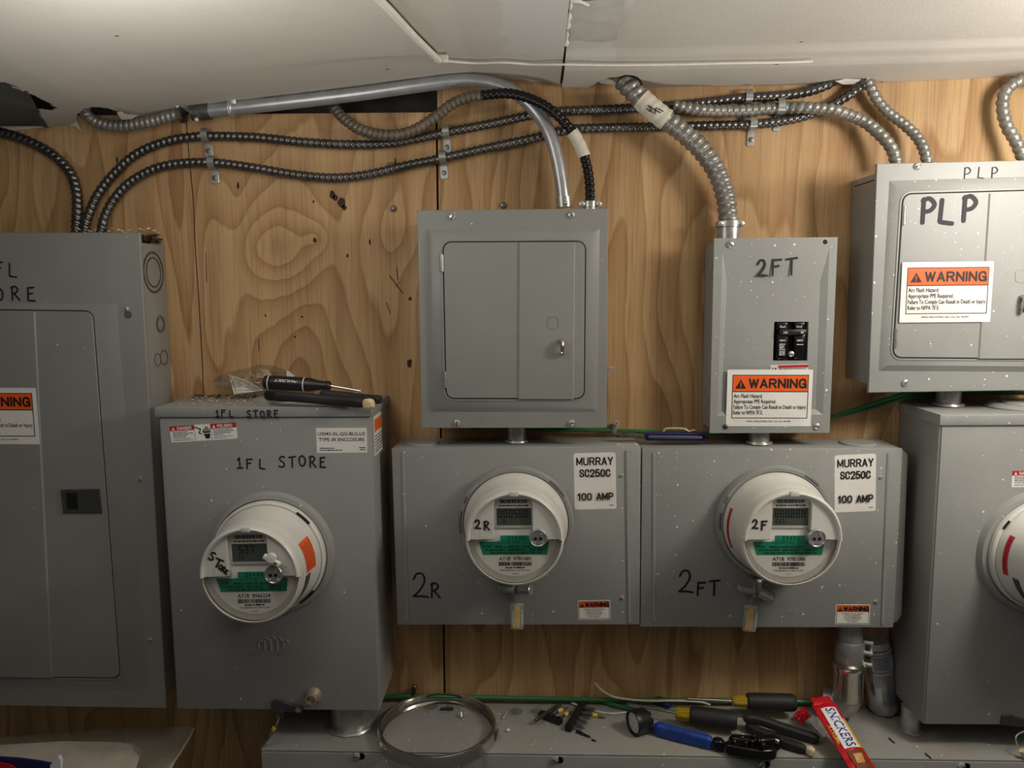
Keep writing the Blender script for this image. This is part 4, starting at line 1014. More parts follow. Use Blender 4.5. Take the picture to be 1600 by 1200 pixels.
    b = MB(); b.lathe([(R*1.0, .072), (R*1.012, .075), (R*1.0, .079), (R*.96, .0806), (R*.95, .0800)], seg=48, a0=math.radians(180), a1=math.radians(360)); b.build('cover_lip', M_LABELG, t)
    b = MB(); hand(b, R, .0821)
    if len(b.bm.verts): b.build('marker_writing', M_MARK, sh)
    return t, R
def hand_2(second):
    def f(b, R, z):
        letters(b, '2', -R*.80, R*.22, R*.17, R*.035, .8, z); letters(b, second, -R*.62, R*.20, R*.18, R*.035, .8, z)
        if second == 'F': pass
    return f
def hand_store(b, R, z):
    letters(b, 'S', -R*.80, R*.36, R*.16, R*.035, .8, z, -.5); letters(b, 'T', -R*.72, R*.22, R*.17, R*.035, .8, z, -.5, sx=.8)
    letters(b, 'O', -R*.62, R*.16, R*.10, R*.03, .8, z, -.5); letters(b, 'R', -R*.56, R*.12, R*.10, R*.03, .8, z, -.5); letters(b, 'E', -R*.50, R*.07, R*.085, R*.03, .8, z, -.5)
m1, R = meter(FB, B, 423, 864, 'electric meter with STORE handwritten on its white shroud', '8966234', hand_store, (' 537', ' 05'), True, [(38, 55, .0868), (-58, -38, .0868)], .02)
m2, R = meter(FG, G, 806, 813, 'electric meter with 2R handwritten on its white shroud', '9781085', hand_2('R'), ('000560', ' 0'), False, [(30, 52, .0895), (166, 190, .0895), (150, 157, .0895)])
m3, R = meter(FH, H, 1210, 813, 'electric meter with 2F handwritten, face turned and bright, in the 2FT box', '9781086', hand_2('F'), ('888888', '265'), False, [(44, 62, .0895), (168, 186, .0895), (150, 158, .0895)])
m4, R = meter(FI, I, 1634, 862, 'white electric meter with a red side sticker, cut by the frame edge', '', lambda b, R, z: None, ('', ''), True, [(140, 150, .0868)])
def wrap_label(t, a0, a1, z0, z1, mat, lines, name='side_sticker'):
    # sticker wrapped on the tapered housing
    tab = [(.0838, .016), (.0826, .022), (.0800, .029), (.0776, .040), (.0768, .046), (.0762, .055), (.0752, .066)]
    rr = lambda z: interp([(h, r) for r, h in tab], z)+.0004
    hts = [z0+(z1-z0)*k/8 for k in range(9)]
    b = MB(); b.lathe([(rr(h), h) for h in hts], seg=14, a0=math.radians(a0), a1=math.radians(a1)); o = b.build(name, mat, t)
    if lines:
        b = MB(); rd = random.Random(2)
        for i in range(lines):
            h = z0+(z1-z0)*(i+.7)/(lines+.6)
            a = a0+3
            while a < a1-5:
                d = rd.uniform(2, 5); b.lathe([(rr(h)+.0003, h-.0007), (rr(h)+.0003, h+.0007)], seg=3, a0=math.radians(a), a1=math.radians(min(a1-3, a+d))); a += d+1.4
        b.build('lettering', M_INK, o)
wrap_label(m1, -6, 30, .030, .060, M_ORANGE, 6, 'orange_sticker')
wrap_label(m3, 158, 205, .026, .032, M_RED, 0, 'red_sticker')
wrap_label(m4, 152, 196, .026, .034, M_RED, 1, 'red_sticker')
b = MB(); b.lathe([(.0772, .044), (.0762, .058), (.0756, .062)], seg=20, a0=math.radians(-42), a1=math.radians(-8)); b.build('viewing_slot', M_CHAR, m1)
b = MB(); b.lathe([(.0780, .040), (.0766, .052)], seg=20, a0=math.radians(196), a1=math.radians(236)); b.build('viewing_slot', M_CHAR, m4)
for m_, a in ((m1, .9), (m2, .9)):
    b = MB(); b.prism(rpoly([(-R*.70, -R*.0), (-R*.55, -R*.0), (-R*.55, R*.06), (-R*.66, R*.07), (-R*.66, R*.17), (-R*.70, R*.17)], R*.012), .0815, .0819); b.build('sticker_residue', M_LABELG, m_)
# ring latches and yellow utility seals
def latch_and_seal(F, t, px, py, swing, label, num):
    x, y = F.p(px, py, F.d+.012); k = .001
    inv = (F.M @ Matrix.Translation((x, y, F.d))).inverted(); MM = t.matrix_world.inverted() if False else None
    L_ = Matrix.Translation(((F.I @ t.matrix_world.translation).x*-1, (F.I @ t.matrix_world.translation).y*-1, -(F.I @ t.matrix_world.translation).z)) @ Matrix.Translation((x, y, F.d))
    b = MB(L_)
    for s in (-1, 1):
        b.tube(catmull([(s*.0015+s*.010, .020, .010), (s*.0035, .013, .011), (s*.0028, .004, .012), (s*.003, -.012, .0125)], .002), .0022, 8, flat=2.4)
    la = b.build('ring_latch', M_ZINC, t)
    b = MB(L_); b.cyl((-.031, .002*swing, .013), (-.004, -.003, .012), .0064, seg=18, bev=.001); b.cyl((.004, -.004, .012), (.024, -.001-.012*(swing > 0), .021), .0085, seg=20, bev=.001); b.build('latch_barrel', M_ZINC, la)
    sx = -.008 if swing > 0 else 0.0
    S = thing('seal_tag', label, 'seal tag', F.M @ Matrix.Translation((x+sx, y-.052, F.d+.0085)) @ Matrix.Rotation(-.06*swing, 4, 'Z') @ Matrix.Diagonal((1.12, 1.12, 1, 1)), 'clear utility seal tags')
    b = MB(); b.box(-.0095, .0095, -.019, .019, -.004, .004, .0022); b.build('body', M_SEALC, S)
    b = MB(); b.box(-.0042, .0042, -.0165, .0165, -.0016, .0016, .001); b.prism([(-.007, -.0165), (.002, -.0175), (.0035, -.004), (-.002, -.001)], -.0015, .0019, .0004); b.build('insert', M_YELLOW, S)
    b = MB(); b.text('CON EDISON', -.0066, 0, .0030, .024, .01, z=.0042, rot=-PI/2); b.text(num, .0066, 0, .0030, .024, .01, z=.0042, rot=-PI/2); b.build('lettering', M_LABEL, S)
    b = MB(); b.tube(catmull([(.0, .018, 0), (-.002, .028, .002), (.002-sx*.3, .038, .003), (.003-sx, .046, .004)], .002), .0009, 6); b.box(-.0098, .0098, .0175, .0195, -.0045, .0045, .0006); b.build('shackle', M_SEALC, S)
latch_and_seal(FG, m2, 807, 917, 0, 'yellow clear seal tag hanging under the 2R meter', '20444861')
latch_and_seal(FH, m3, 1182, 920, 1, 'yellow clear seal tag hanging under the 2F meter', '20444623')
# white plastic seal clipped on the store meter
S = thing('meter_seal', 'white plastic padlock seal clipped across the STORE meter face', 'meter seal', m1.matrix_world @ Matrix.Translation((R*.50, R*.34, .0886)) @ Matrix.Rotation(-.55, 4, 'Z'), None)
b = MB(); b.box(-.014, .013, -.0035, .0035, -.003, .003, .001); b.lathe([(.0068, -.003), (.0068, .003), (.0042, .0034), (0, .0034)], (-.003, .003, 0), seg=20); b.build('body', M_LABEL, S)
b = MB(); b.box(-.0135, .012, -.0042, -.0034, -.0026, .0022); b.box(.004, .0085, -.0012, .0012, .003, .0034); b.build('slot', M_BLACK, S)
b = MB(); b.tube(catmull([(.012, .001, 0), (.018, .001, 0), (.023, .0005, -.002)], .002), .0008, 6); b.tube(catmull([(.012, -.002, 0), (.017, -.003, 0), (.020, -.003, -.002)], .002), .0008, 6); b.build('shackle', M_ZINC, S)

# ================================================================== conduits and cables
def pathw(pts, default=.011, step=.002):
    P = [at(p[0], p[1], p[2] if len(p) > 2 else default) for p in pts]
    return even(catmull(P, step), step)
def helix(r, pitch, depth=0.16):
    depth *= 1.5
    def f(s, a):
        ph = (s/pitch+a/(2*PI)) % 1.0
        return r*(1-depth+depth*abs(math.sin(PI*ph))**0.8)
    return f
def armored(name, pts, r, pitch, mat, label, default=.011, depth=.17, parent=None, group='flexible metal conduits and cables', seg=16):
    b = MB(); b.tube(pathw(pts, default, pitch/7), r, seg, helix(r, pitch, depth))
    o = b.build(name, mat, parent, ang=60)
    if parent is None: tag(o, label, 'conduit', group)
    return o
CA = [(132, 372, .036), (134, 351, .032), (139, 335, .026), (152, 306, .014), (178, 272, .011), (215, 240), (262, 221), (305, 214), (330, 213), (400, 215), (470, 222), (540, 226), (600, 225), (650, 217), (697, 207), (760, 195), (830, 180), (880, 174), (950, 171), (1040, 166), (1105, 160), (1160, 153), (1215, 150), (1260, 144), (1290, 134, .013), (1305, 126, .02)]
armored('armored_cable', CA, .0078, .0098, M_BX, 'upper long dark armored cable sagging from store panel to ceiling')
CB = [(157, 372, .036), (160, 353, .032), (164, 338, .025), (178, 312, .014), (205, 284, .011), (245, 263), (290, 255), (340, 255), (400, 263), (460, 273), (520, 278), (575, 273), (640, 258), (695, 247), (760, 232), (830, 217), (890, 203), (950, 200), (1050, 198), (1130, 196), (1172, 195), (1230, 188), (1280, 174, .011), (1315, 156, .013), (1340, 140, .02), (1354, 128, .03)]
armored('armored_cable.001', CB, .0078, .0098, M_BX, 'lower long dark armored cable sagging from store panel to ceiling')
armored('armored_cable.002', [(-40, 199), (0, 207), (40, 219), (80, 240), (108, 267), (119, 296, .016), (121, 325, .025), (120, 350, .032), (119, 372, .036)], .0088, .0098, M_BX, 'dark armored cable curving down onto the store panel from the picture edge')
LOOP = [(518, 160, -.012), (523, 170, .002), (538, 186), (560, 201, .022), (590, 210, .028), (620, 211, .030), (650, 202, .030), (680, 183, .032), (706, 163, .040), (735, 151, .048), (755, 149, .052)]
Lp = thing('flexible_conduit', 'brown-grey conduit loop turning black, taped white, into the closed-door panel', 'conduit', Matrix.Translation(at(640, 210, .012)), 'flexible metal conduits and cables')
def under(t, o):
    o.parent = t; o.matrix_parent_inverse = Matrix.Identity(4); o.data.transform(t.matrix_world.inverted()); return o
def tubepart(t, name, pts, r, pitch, mat, default=.011, depth=.17, seg=16):
    b = MB(t.matrix_world.inverted()); b.tube(pathw(pts, default, pitch/7), r, seg, helix(r, pitch, depth)); return b.build(name, mat, t, ang=60)
tubepart(Lp, 'weathered_length', LOOP, .0092, .0088, M_FLEXB, .012)
BLK = [(752, 149, .052), (790, 146, .054), (825, 153, .056), (860, 171, .055), (888, 198, .050), (905, 225, .048), (916, 255, .047), (921, 285, .046), (922, 318, .046)]
tubepart(Lp, 'black_length', BLK, .0082, .0088, M_BXBLK, .03, .14)
TP = pathw(BLK, .03, .002)
def subpath(P, a, b_):   # slice of a path between two picture rows
    i0 = min(range(len(P)), key=lambda i: (P[i]-at(a[0], a[1], -P[i].y)).length); i1 = min(range(len(P)), key=lambda i: (P[i]-at(b_[0], b_[1], -P[i].y)).length); return P[min(i0, i1):max(i0, i1)+1]
b = MB(Lp.matrix_world.inverted()); b.tube(subpath(TP, (893, 207), (914, 245)), .0098, 18, lambda s, a: .0098*(1+.035*math.sin(s*420+a))); b.build('white_tape', M_TAPE, Lp)
def connector(t, px, py, out, r, w_=.05, z_base=None):
    """two-screw clamp connector standing on a box top"""
    p = at(px, py, out); I_ = t.matrix_world.inverted(); b = MB(I_ @ Matrix.Translation(p))
    b.lathe([(r*1.12, -.026 if r > .012 else -.015), (r*1.12, -.004), (r*1.2, -.003), (r*1.2, .006), (r*1.02, .007)], seg=24); o = b.build('connector', M_ZINC, t)
    b = MB(I_ @ Matrix.Translation(p)); b.prism(rpoly([(-w_/2, -r*.85), (w_/2, -r*.85), (w_/2, r*.2), (-w_/2, r*.2)], r*.4), -.002, .005, .001); b.build('clamp_bar', M_ZINC, o)
    for s in (-1, 1): b = MB(I_ @ Matrix.Translation(p+Vector((s*w_*.37, -r*.85, .0015))) @ OUT); b.lathe([(.0042, 0), (.0042, .002), (.002, .003), (0, .003)], seg=14); b.build('clamp_screw', M_SCREW, o)
connector(Lp, 922, 321, .046, .0095, .036)
# thick grey flex down to the small enclosure
Bg = thing('flexible_conduit', 'thick grey flexible conduit with white tape feeding the 2FT enclosure', 'conduit', Matrix.Translation(at(1140, 345, .036)), 'flexible metal conduits and cables')
BIG = [(972, 124, .040), (985, 138, .046), (1005, 158, .048), (1035, 183, .049), (1068, 207, .047), (1098, 236, .043), (1122, 272, .040), (1134, 308, .037), (1139, 345, .036)]
tubepart(Bg, 'flexible_tube', BIG, .0162, .0122, M_FLEX, .034, .15, 22)
TP = pathw(BIG, .034, .002)
b = MB(Bg.matrix_world.inverted()); b.tube(subpath(TP, (1001, 154), (1042, 188)), .0168, 22, lambda s, a: .0166*(1+.025*math.sin(s*515+a))); tp = b.build('white_tape', M_TAPE, Bg)
b = MB(Bg.matrix_world.inverted() @ OUT)
for pts in ([(1012, 164), (1018, 172), (1014, 174)], [(1016, 166), (1024, 172), (1023, 178)], [(1026, 168), (1024, 172), (1032, 176)], [(1029, 170), (1036, 174)], [(1010, 170), (1020, 176)]): b.stroke([(at(*p, .066).x, at(*p, .066).z) for p in pts], .0016, .066)
b.build('marker_writing', M_MARK, tp)
connector(Bg, 1139, 352, .036, .0165, .044)
armored('flexible_conduit.002', [(1052, 165, .031), (1066, 168, .031), (1100, 172, .031), (1150, 173, .020), (1215, 169, .0125), (1255, 168, .026), (1285, 170, .030), (1310, 174, .032), (1350, 190, .03), (1380, 215, .04), (1395, 236, .046), (1401, 258, .048)], .0098, .0108, M_FLEX, 'grey flexible conduit arching down onto the PLP panel corner', .012)
armored('flexible_conduit.003', [(1353, 124, .022), (1360, 136, .022), (1372, 158, .022), (1388, 176, .022), (1412, 194, .026), (1432, 213, .034), (1443, 232, .042), (1449, 256, .046)], .0088, .0098, M_FLEX, 'short grey flexible conduit from ragged ceiling gap to PLP panel')
armored('flexible_conduit.004', [(1648, 108, .03), (1640, 120, .03), (1626, 126, .03), (1604, 124, .03), (1583, 131, .03), (1569, 148, .03), (1567, 172, .032), (1574, 198, .036), (1587, 220, .042), (1601, 252, .048)], .0098, .0112, M_FLEX, 'grey flexible conduit bulging sideways at the picture edge above PLP')
armored('flexible_conduit.005', [(136, 158, .05), (132, 172, .04), (143, 186, .03), (165, 195, .026), (195, 197, .026), (230, 191, .026), (260, 183, .026), (283, 177, .026)], .0096, .0088, M_FLEX, 'short flexible conduit bending from torn ceiling hole to smooth tube', .026, .12)
# rigid tube
Em = thing('rigid_conduit', 'smooth silver rigid conduit running under the ceiling and bending down', 'conduit', Matrix.Translation(at(882, 318, .04)))
EMP = [(300, 176, .026), (360, 170, .026), (450, 160, .026), (560, 147, .026), (660, 133, .027), (710, 127, .028), (750, 127, .029), (785, 135, .030), (815, 152, .031), (842, 180, .034), (860, 212, .041), (871, 250, .043), (878, 290, .044), (881, 318, .044)]
b = MB(Em.matrix_world.inverted()); b.tube(pathw(EMP, .026, .006), .0108, 22); b.build('tube', M_EMT, Em)
P = pathw(EMP, .026, .006)
b = MB(Em.matrix_world.inverted()); b.tube(P[:6], .0132, 22); b.build('coupling', M_STEELD, Em)
b = MB(Em.matrix_world.inverted()); q = at(281, 178, .026); q2 = at(287, 177, .026); b.cyl(q, q2, .0150, seg=8); b.build('locknut', M_STEELD, Em)
for px, py in [(277, 166), (307, 187)]: b = MB(Em.matrix_world.inverted()); b.ball(at(px, py, .036), .0042, 10); b.build('set_screw', M_SCREW, Em)
b = MB(Em.matrix_world.inverted()); b.tube([at(880.5, 308, .044), at(881.8, 324, .044)], .0128, 22); cn = b.build('connector', M_ZINC, Em)
b = MB(Em.matrix_world.inverted()); b.ball(at(884, 317, .057), .0038, 10); b.build('set_screw', M_SCREW, Em)
b = MB(Em.matrix_world.inverted())
pm = pathw(EMP, .026, .02)
rd = random.Random(5)
for i in range(3, 22):
    if rd.random() < .75:
        a, c = pm[i]+Vector((0, -.0058, .0094)), pm[i]+(pm[i+1]-pm[i])*rd.uniform(.4, .9)+Vector((0, -.0058, .0094)); b.tube([a, (a+c)/2, c], .0006, 5)
b.build('printed_marking', M_INKG, Em)
# straps
def strap(px, py, r, label, below=1, out=.011, w_=.011, tilt=0.0):
    c = at(px, py, 0.0)
    M = Matrix.Translation(c) @ Matrix.Rotation(tilt, 4, 'Y') @ OUT
    t = thing('conduit_strap', label, 'strap', M, 'one-hole conduit straps')
    # hoop over the cable, then a foot down to the wall
    n = 14; V = []; ro = r+.0022; zc = out
    path = [(0.0-ro*1.0, .0008)] if False else []
    for k in range(n+1):
        a = math.radians(200-(200)*k/n-0)   # over the front from above to below
        path.append((math.cos(math.radians(90+10)+(-math.radians(190))*k/n)*0, 0))
    path = [(math.sin(math.radians(100-200*k/n))*ro, zc+math.cos(math.radians(100-200*k/n))*ro) for k in range(n+1)]
    path += [(-ro-.001, .0025), (-ro-.004, .0018), (-ro-.022, .0018)]
    b = MB(); th = .0014
    for (y0, z0), (y1, z1) in zip(path, path[1:]):
        d = Vector((y1-y0, z1-z0)).normalized(); nx, nz = -d.y*th/2, d.x*th/2
        b._add([(sx*w_/2, yy+s*nx, zz+s*nz) for sx in (-1, 1) for s in (-1, 1) for yy, zz in ((y0, z0), (y1, z1))],
               [(0, 1, 3, 2), (4, 6, 7, 5), (0, 4, 5, 1), (2, 3, 7, 6), (0, 2, 6, 4), (1, 5, 7, 3)])
    b.prism(rpoly([(-w_/2-.001, -ro-.024), (w_/2+.001, -ro-.024), (w_/2+.001, -ro-.003), (-w_/2-.001, -ro-.003)], .003), .0006, .0022, .0004)
    b.build('band', M_ZINC, t)
    b = MB(Matrix.Translation((0, -ro-.014, .0022))); b.lathe([(.0042, 0), (.0042, .001), (.003, .0016), (0, .0012)], seg=16); b.build('screw', M_STEELD, t)
for px, py, lab, ti in [(326, 213, 'strap on the upper dark cable above the store meter enclosure', .02), (336, 255, 'strap on the lower dark cable above the store meter enclosure', .03), (698, 207, 'strap on the upper dark cable beside the plywood seam', -.03), (693, 247, 'strap on the lower dark cable beside the plywood seam', -.03), (1173, 195, 'strap on the lower dark cable above the 2FT enclosure', -.02)]:
    strap(px, py, .0078, lab, tilt=ti)
strap(1166, 153, .0080, 'strap on the upper dark cable near the ragged ceiling gap', tilt=-.05)
strap(1215, 169, .0102, 'strap on the grey flexible conduit beside the dark cables', out=.0125, tilt=.02)
# strap and anchor holding the rigid tube
t = thing('tube_strap', 'bent steel strap with blue anchor holding the rigid tube', 'strap', Matrix.Translation(at(364, 168, .0)))
b = MB(t.matrix_world.inverted()); c = at(364, 169, .026)
b.tube([c+Vector((0.012*0, math.cos(a)*.0125, math.sin(a)*.0125)) for a in [math.radians(k) for k in range(60, 331, 15)]], .0014, 8, flat=3.6)
b.build('band', M_ZINC, t)
b = MB(t.matrix_world.inverted()); q = at(361, 151, .036); b.box(q.x-.008, q.x+.008, q.y-.001, q.y+.001, q.z-.011, q.z+.009, .0008); b.build('tab', M_ZINC, t)
b = MB(t.matrix_world.inverted()); b.lathe([(.004, 0), (.0035, .003), (0, .003)], q+Vector((0, -.001, .001)), (0, -1, 0), 14); b.build('screw', M_GROOVE, t)
b = MB(t.matrix_world.inverted()); q = at(359, 141, .036); b.box(q.x-.0035, q.x+.0035, q.y-.003, q.y+.003, q.z-.006, q.z+.004, .0008); b.build('blue_anchor', M_BLUE, t)
b = MB(t.matrix_world.inverted()); b.box(q.x-.005, q.x+.006, q.y-.004, q.y+.004, q.z+.004, q.z+.0065, .0008); b.build('washer', M_LABEL, t)
# nipples between boxes
def nipple(px, y_top, y_bot, out, r, label, name='conduit_nipple', nut=True):
    a, c = at(px, y_top, out), at(px, y_bot, out); c.x = a.x
    t = thing(name, label, 'conduit nipple', Matrix.Translation(c), 'conduit nipples between boxes')
    b = MB(); h = a.z-c.z; b.cyl((0, 0, 0), (0, 0, h), r, seg=28); b.build('tube', M_ZINC, t)
    if nut:
        b = MB(); b.lathe([(r*1.25, .0005), (r*1.32, .002), (r*1.25, .006), (r*1.02, .006)], seg=10); b.build('locknut', M_ZINC, t)
        b = MB()
        for k in range(3): b.lathe([(r*1.005, h*.35+.002*k), (r*1.04, h*.35+.001+.002*k), (r*1.005, h*.35+.002+.002*k)], seg=28)
        b.build('thread', M_ZINC, t)
    return t
def span(px, out, ztop, zbot, r, label): 
    a = at(px, 600, out); t = thing('conduit_nipple', label, 'conduit nipple', Matrix.Translation((a.x, -out, zbot)), 'conduit nipples between boxes')
    h = ztop-zbot; b = MB(); b.cyl((0, 0, 0), (0, 0, h), r, seg=28); b.build('tube', M_ZINC, t)
    b = MB(); b.lathe([(r*1.02, .0004), (r*1.28, .0004), (r*1.34, .002), (r*1.28, .005), (r*1.02, .006)], seg=12); b.build('locknut', M_ZINC, t)
    return t
topz = lambda F: (F.M @ Vector((0, F.h, 0))).z
botz = lambda F: (F.M @ Vector((0, 0, 0))).z
span(807, .045, botz(FC)+.010, topz(FG)-.0005, .0155, 'short silver nipple under the closed-door panel')
span(1189, .045, botz(FD)+.004, topz(FH)-.0005, .0165, 'short silver nipple under the 2FT enclosure')
span(1483, .050, botz(FE)+.008, topz(FI)-.0005, .0185, 'silver threaded nipple under the PLP panel')
xb = at(533, 1118, .075).x; span(533, .075, botz(FB)+.001, trough_z(xb)-.0005, .0330, 'wide dark pipe stub under the store meter enclosure')
xb = at(1452, 1140, .075).x; span(1456, .075, botz(FI)+.001, trough_z(xb)-.0005, .0150, 'short pipe stub under the enclosure at the frame edge')
# elbow below the 2FT box
t = thing('conduit_elbow', 'silver pipe elbow from the 2FT meter box to the wireway', 'conduit', Matrix.Translation(at(1326, 1060, .05)))
I_ = t.matrix_world.inverted(); b = MB(I_)
xe = at(1326, 1040, .05).x; zt_ = botz(FH)
b.cyl((xe, -.05, at(1326, 1050, .05).z), (xe, -.05, zt_+.001), .0205, seg=30); b.build('tube', M_ZINC, t)
b = MB(I_); z1, z2, z3 = at(1326, 1008, .07).z, at(1326, 1048, .07).z, at(1326, 1099, .07).z
b.lathe([(.0222, 0), (.0235, .002), (.0235, z1-z2-.004), (.0222, z1-z2)], (xe, -.05, z2), seg=30); b.build('collar', M_ZINC, t)
b = MB(I_); b.lathe([(.0245, 0), (.0250, .003), (.0252, z2-z3-.006), (.0275, z2-z3-.002), (.0275, z2-z3+.006), (.0235, z2-z3+.009)], (xe, -.05, z3), seg=30); b.build('sleeve', M_CHROME, t)
zb = trough_z(xe)
b = MB(I_); b.tube(catmull([(xe, -.05, z3+.004), (xe, -.048, z3-.006), (xe-.006, -.038, max(zb+.024, z3-.020)), (xe-.02, -.030, zb+.026), (xe-.03, -.0255, zb+.026)], .003), .0228, 26); b.build('elbow', M_ZINC, t)
for dz in (.004, .024, .042):
    b = MB(I_); b.cyl((xe+.018, -.060, z2+dz+.004), (xe+.032, -.066, z2+dz+.004), .0035, seg=14, bev=.0008); b.build('set_screw', M_SCREW, t)
# green ground wires
def wire(name, pts, r, mat, label, default=.004, cat='wire', group=None, onw=None):
    b = MB(); b.tube(even(catmull([Vector(p) for p in pts], .004), .004), r, 10); return tag(b.build(name, mat), label, cat, group)
wire('ground_wire', [at(*p) for p in [(735, 668, .012), (780, 667, .012), (860, 671, .012), (960, 673, .012), (1060, 676, .012), (1120, 678, .012), (1200, 672, .012), (1290, 653, .012), (1360, 632, .02), (1405, 618, .02), (1440, 613, .02), (1600, 614, .02), (1700, 616, .02)]], .0034, M_GREENW, 'upper green ground wire strung behind the panels', group='green ground wires')
wire('ground_wire.001', [at(*p) for p in [(1180, 680, .008), (1240, 667, .008), (1300, 652, .008), (1350, 640, .012), (1395, 627, .016), (1425, 621, .02), (1500, 620, .02)]], .0028, M_GREENW, 'second green ground wire crossing just under the first', group='green ground wires')
wire('ground_wire.002', [at(*p) for p in [(560, 1090, .008), (640, 1088, .008), (760, 1090, .008), (900, 1093, .008), (1000, 1094, .008), (1120, 1094, .008), (1245, 1096, .008), (1300, 1097, .008)]], .0042, M_GREENW, 'green ground wire lying along the wall behind the tools', group='green ground wires')
# lug on the upper ground wire
t = thing('ground_lug', 'silver ground clamp on plywood beside the blue knife', 'clamp', Matrix.Translation(at(961, 668, .0)))
I_ = t.matrix_world.inverted()
b = MB(I_); q = at(960, 670, .012); b.box(q.x-.004, q.x+.004, -.016, -.001, q.z-.006, q.z+.008, .0015); b.build('body', M_ZINC, t)
b = MB(I_); q = at(963, 661, .016); b.lathe([(.0045, 0), (.0045, .003), (.002, .0034), (.002, .001), (0, .001)], q, (0, -1, .1), 16); b.build('screw', M_SCREW, t)
# wall screws
for px, py, r, lab in [(615, 326, .0055, 'round bolt head in bare plywood beside the closed-door panel'), (787, 321, .0055, 'small bolt head just above the closed-door panel'), (681, 257, .004, 'bent brown nail near the lower dark cable')][:2]:
    q = at(px, py, 0); b = MB(); b.lathe([(r, 0), (r, .0015), (r*.8, .004), (r*.3, .005), (0, .005)], q, (0, -1, 0), 18); tag(b.build('wall_bolt', M_STEELD), lab, 'bolt')
q = at(948, 575, .02); b = MB(); b.cyl(q, q+Vector((.013, 0, 0)), .002, seg=10); b.cyl(q+Vector((.001, 0, 0)), q+Vector((.004, 0, 0)), .0042, seg=6); b.build('side_bolt', M_SCREW, C).data.transform(C.matrix_world.inverted())
q = at(612, 257, 0); b = MB(); b.box(q.x-.006, q.x+.006, -.006, 0, q.z-.0025, q.z+.003, .001); tag(b.build('wall_bolt', plain('rust', (126, 96, 78), .6, .3)), 'rusty square nail head touching the lower dark cable', 'bolt')
q = at(792, 1085, 0.012); b = MB(); b.ball(at(648, 1073, .016), .0045, 12); b.cyl(at(648, 1073, .016)+Vector((0, .0, 0)), at(648, 1073, 0), .0025, seg=10); b.cyl(at(647, 1077, .008), at(645, 1087, .008), .004, seg=10); tag(b.build('wall_bolt', M_STEELD), 'shiny screw head on the plywood behind the steel ring', 'bolt')

# ================================================================== things lying on the wireway
def lay(a, c, up=Vector((0, 0, 1))):
    """frame on a surface: origin a, x towards c, z up"""
    x = (c-a).normalized(); y = up.cross(x).normalized(); z = x.cross(y)
    return Matrix((( x.x, y.x, z.x, a.x), (x.y, y.y, z.y, a.y), (x.z, y.z, z.z, a.z), (0, 0, 0, 1))), (c-a).length
ZL = trough_z(at(688, 1130, .09).x)
a_, b_ = atz(591, 1128, ZL+.012), atz(780, 1128, ZL+.012); RR = (b_-a_).length/2*.975
ctr = Vector(((a_.x+b_.x)/2, -(RR+.004), ZL+.0004))
rg = thing('sealing_ring', 'loose shiny steel ring lying on the wireway, overhanging its edge', 'steel ring', Matrix.Translation(ctr) @ Matrix.Rotation(-ang, 4, 'Y'))
b = MB(); b.lathe([(RR-.0085, .0002), (RR-.002, .0002), (RR, .0015), (RR-.0003, .009), (RR-.0012, .017), (RR-.0035, .0205), (RR-.0065, .0205), (RR-.0068, .019), (RR-.0035, .0182), (RR-.0022, .016), (RR-.0018, .003), (RR-.0085, .0015), (RR-.0085, .0002)], seg=90); b.build('band', M_CHROME, rg)
b = MB(Matrix.Rotation(math.radians(-12), 4, 'Z')); b.box(RR-.0005, RR+.0012, -.0004, .0004, .001, .019); b.box(RR, RR+.0012, .002, .016, .004, .015, .0005); b.build('clasp', M_STEELD, rg)
b = MB(Matrix.Rotation(math.radians(211), 4, 'Z')); b.lathe([(.0045, 0), (.0045, .0015), (0, .002)], (RR-.0008, 0, .010), (1, 0, 0), 14); b.build('rivet', M_LABEL, rg)

def rod(name, label, p0, p1, r, mat, up0=None, group=None, cat='wire scrap', bands=()):
    a, c = onT(*p0, up0 or r), onT(*p1, r); b = MB(); b.cyl(a, c, r, seg=12, bev=r*.25); o = b.build(name, mat); tag(o, label, cat, group); return o
rod('metal_slug', 'small silver slug standing inside the steel ring', (720, 1112), (721, 1121), .0026, M_SCREW, .010, cat='slug')
rod('metal_slug.001', 'small silver slug lying beside the round knockouts', (786, 1123), (793, 1112), .0026, M_SCREW, cat='slug')
rod('copper_scrap', 'black flake lying inside the steel ring near knockouts', (688, 1108), (708, 1107), .0024, M_BLACK, cat='scrap')
b = MB(); q = onT(794, 1141, .003); b.ball(q, .0038, 8, (1, .8, .8)); tag(b.build('plaster_crumb', M_BARE), 'white plaster crumb beside the steel ring', 'crumb')
b = MB(); q = onT(793, 1088, .008); b.ball(q, .006, 8, (1.5, .8, .7)); tag(b.build('paper_crumb', M_CREAM), 'crumpled cream scrap on the green wire by the wall', 'crumb')
for px, py, ll in [(1393, 1157, 'short black shaving below the silver can'), (1450, 1181, 'black shaving near the front edge of the wireway')]:
    b = MB(); b.tube(catmull([onT(px-4, py-4, .001), onT(px, py, .0015), onT(px+5, py+4, .001)], .002), .0011, 6); tag(b.build('plastic_shaving', M_BLACK), ll, 'scrap')
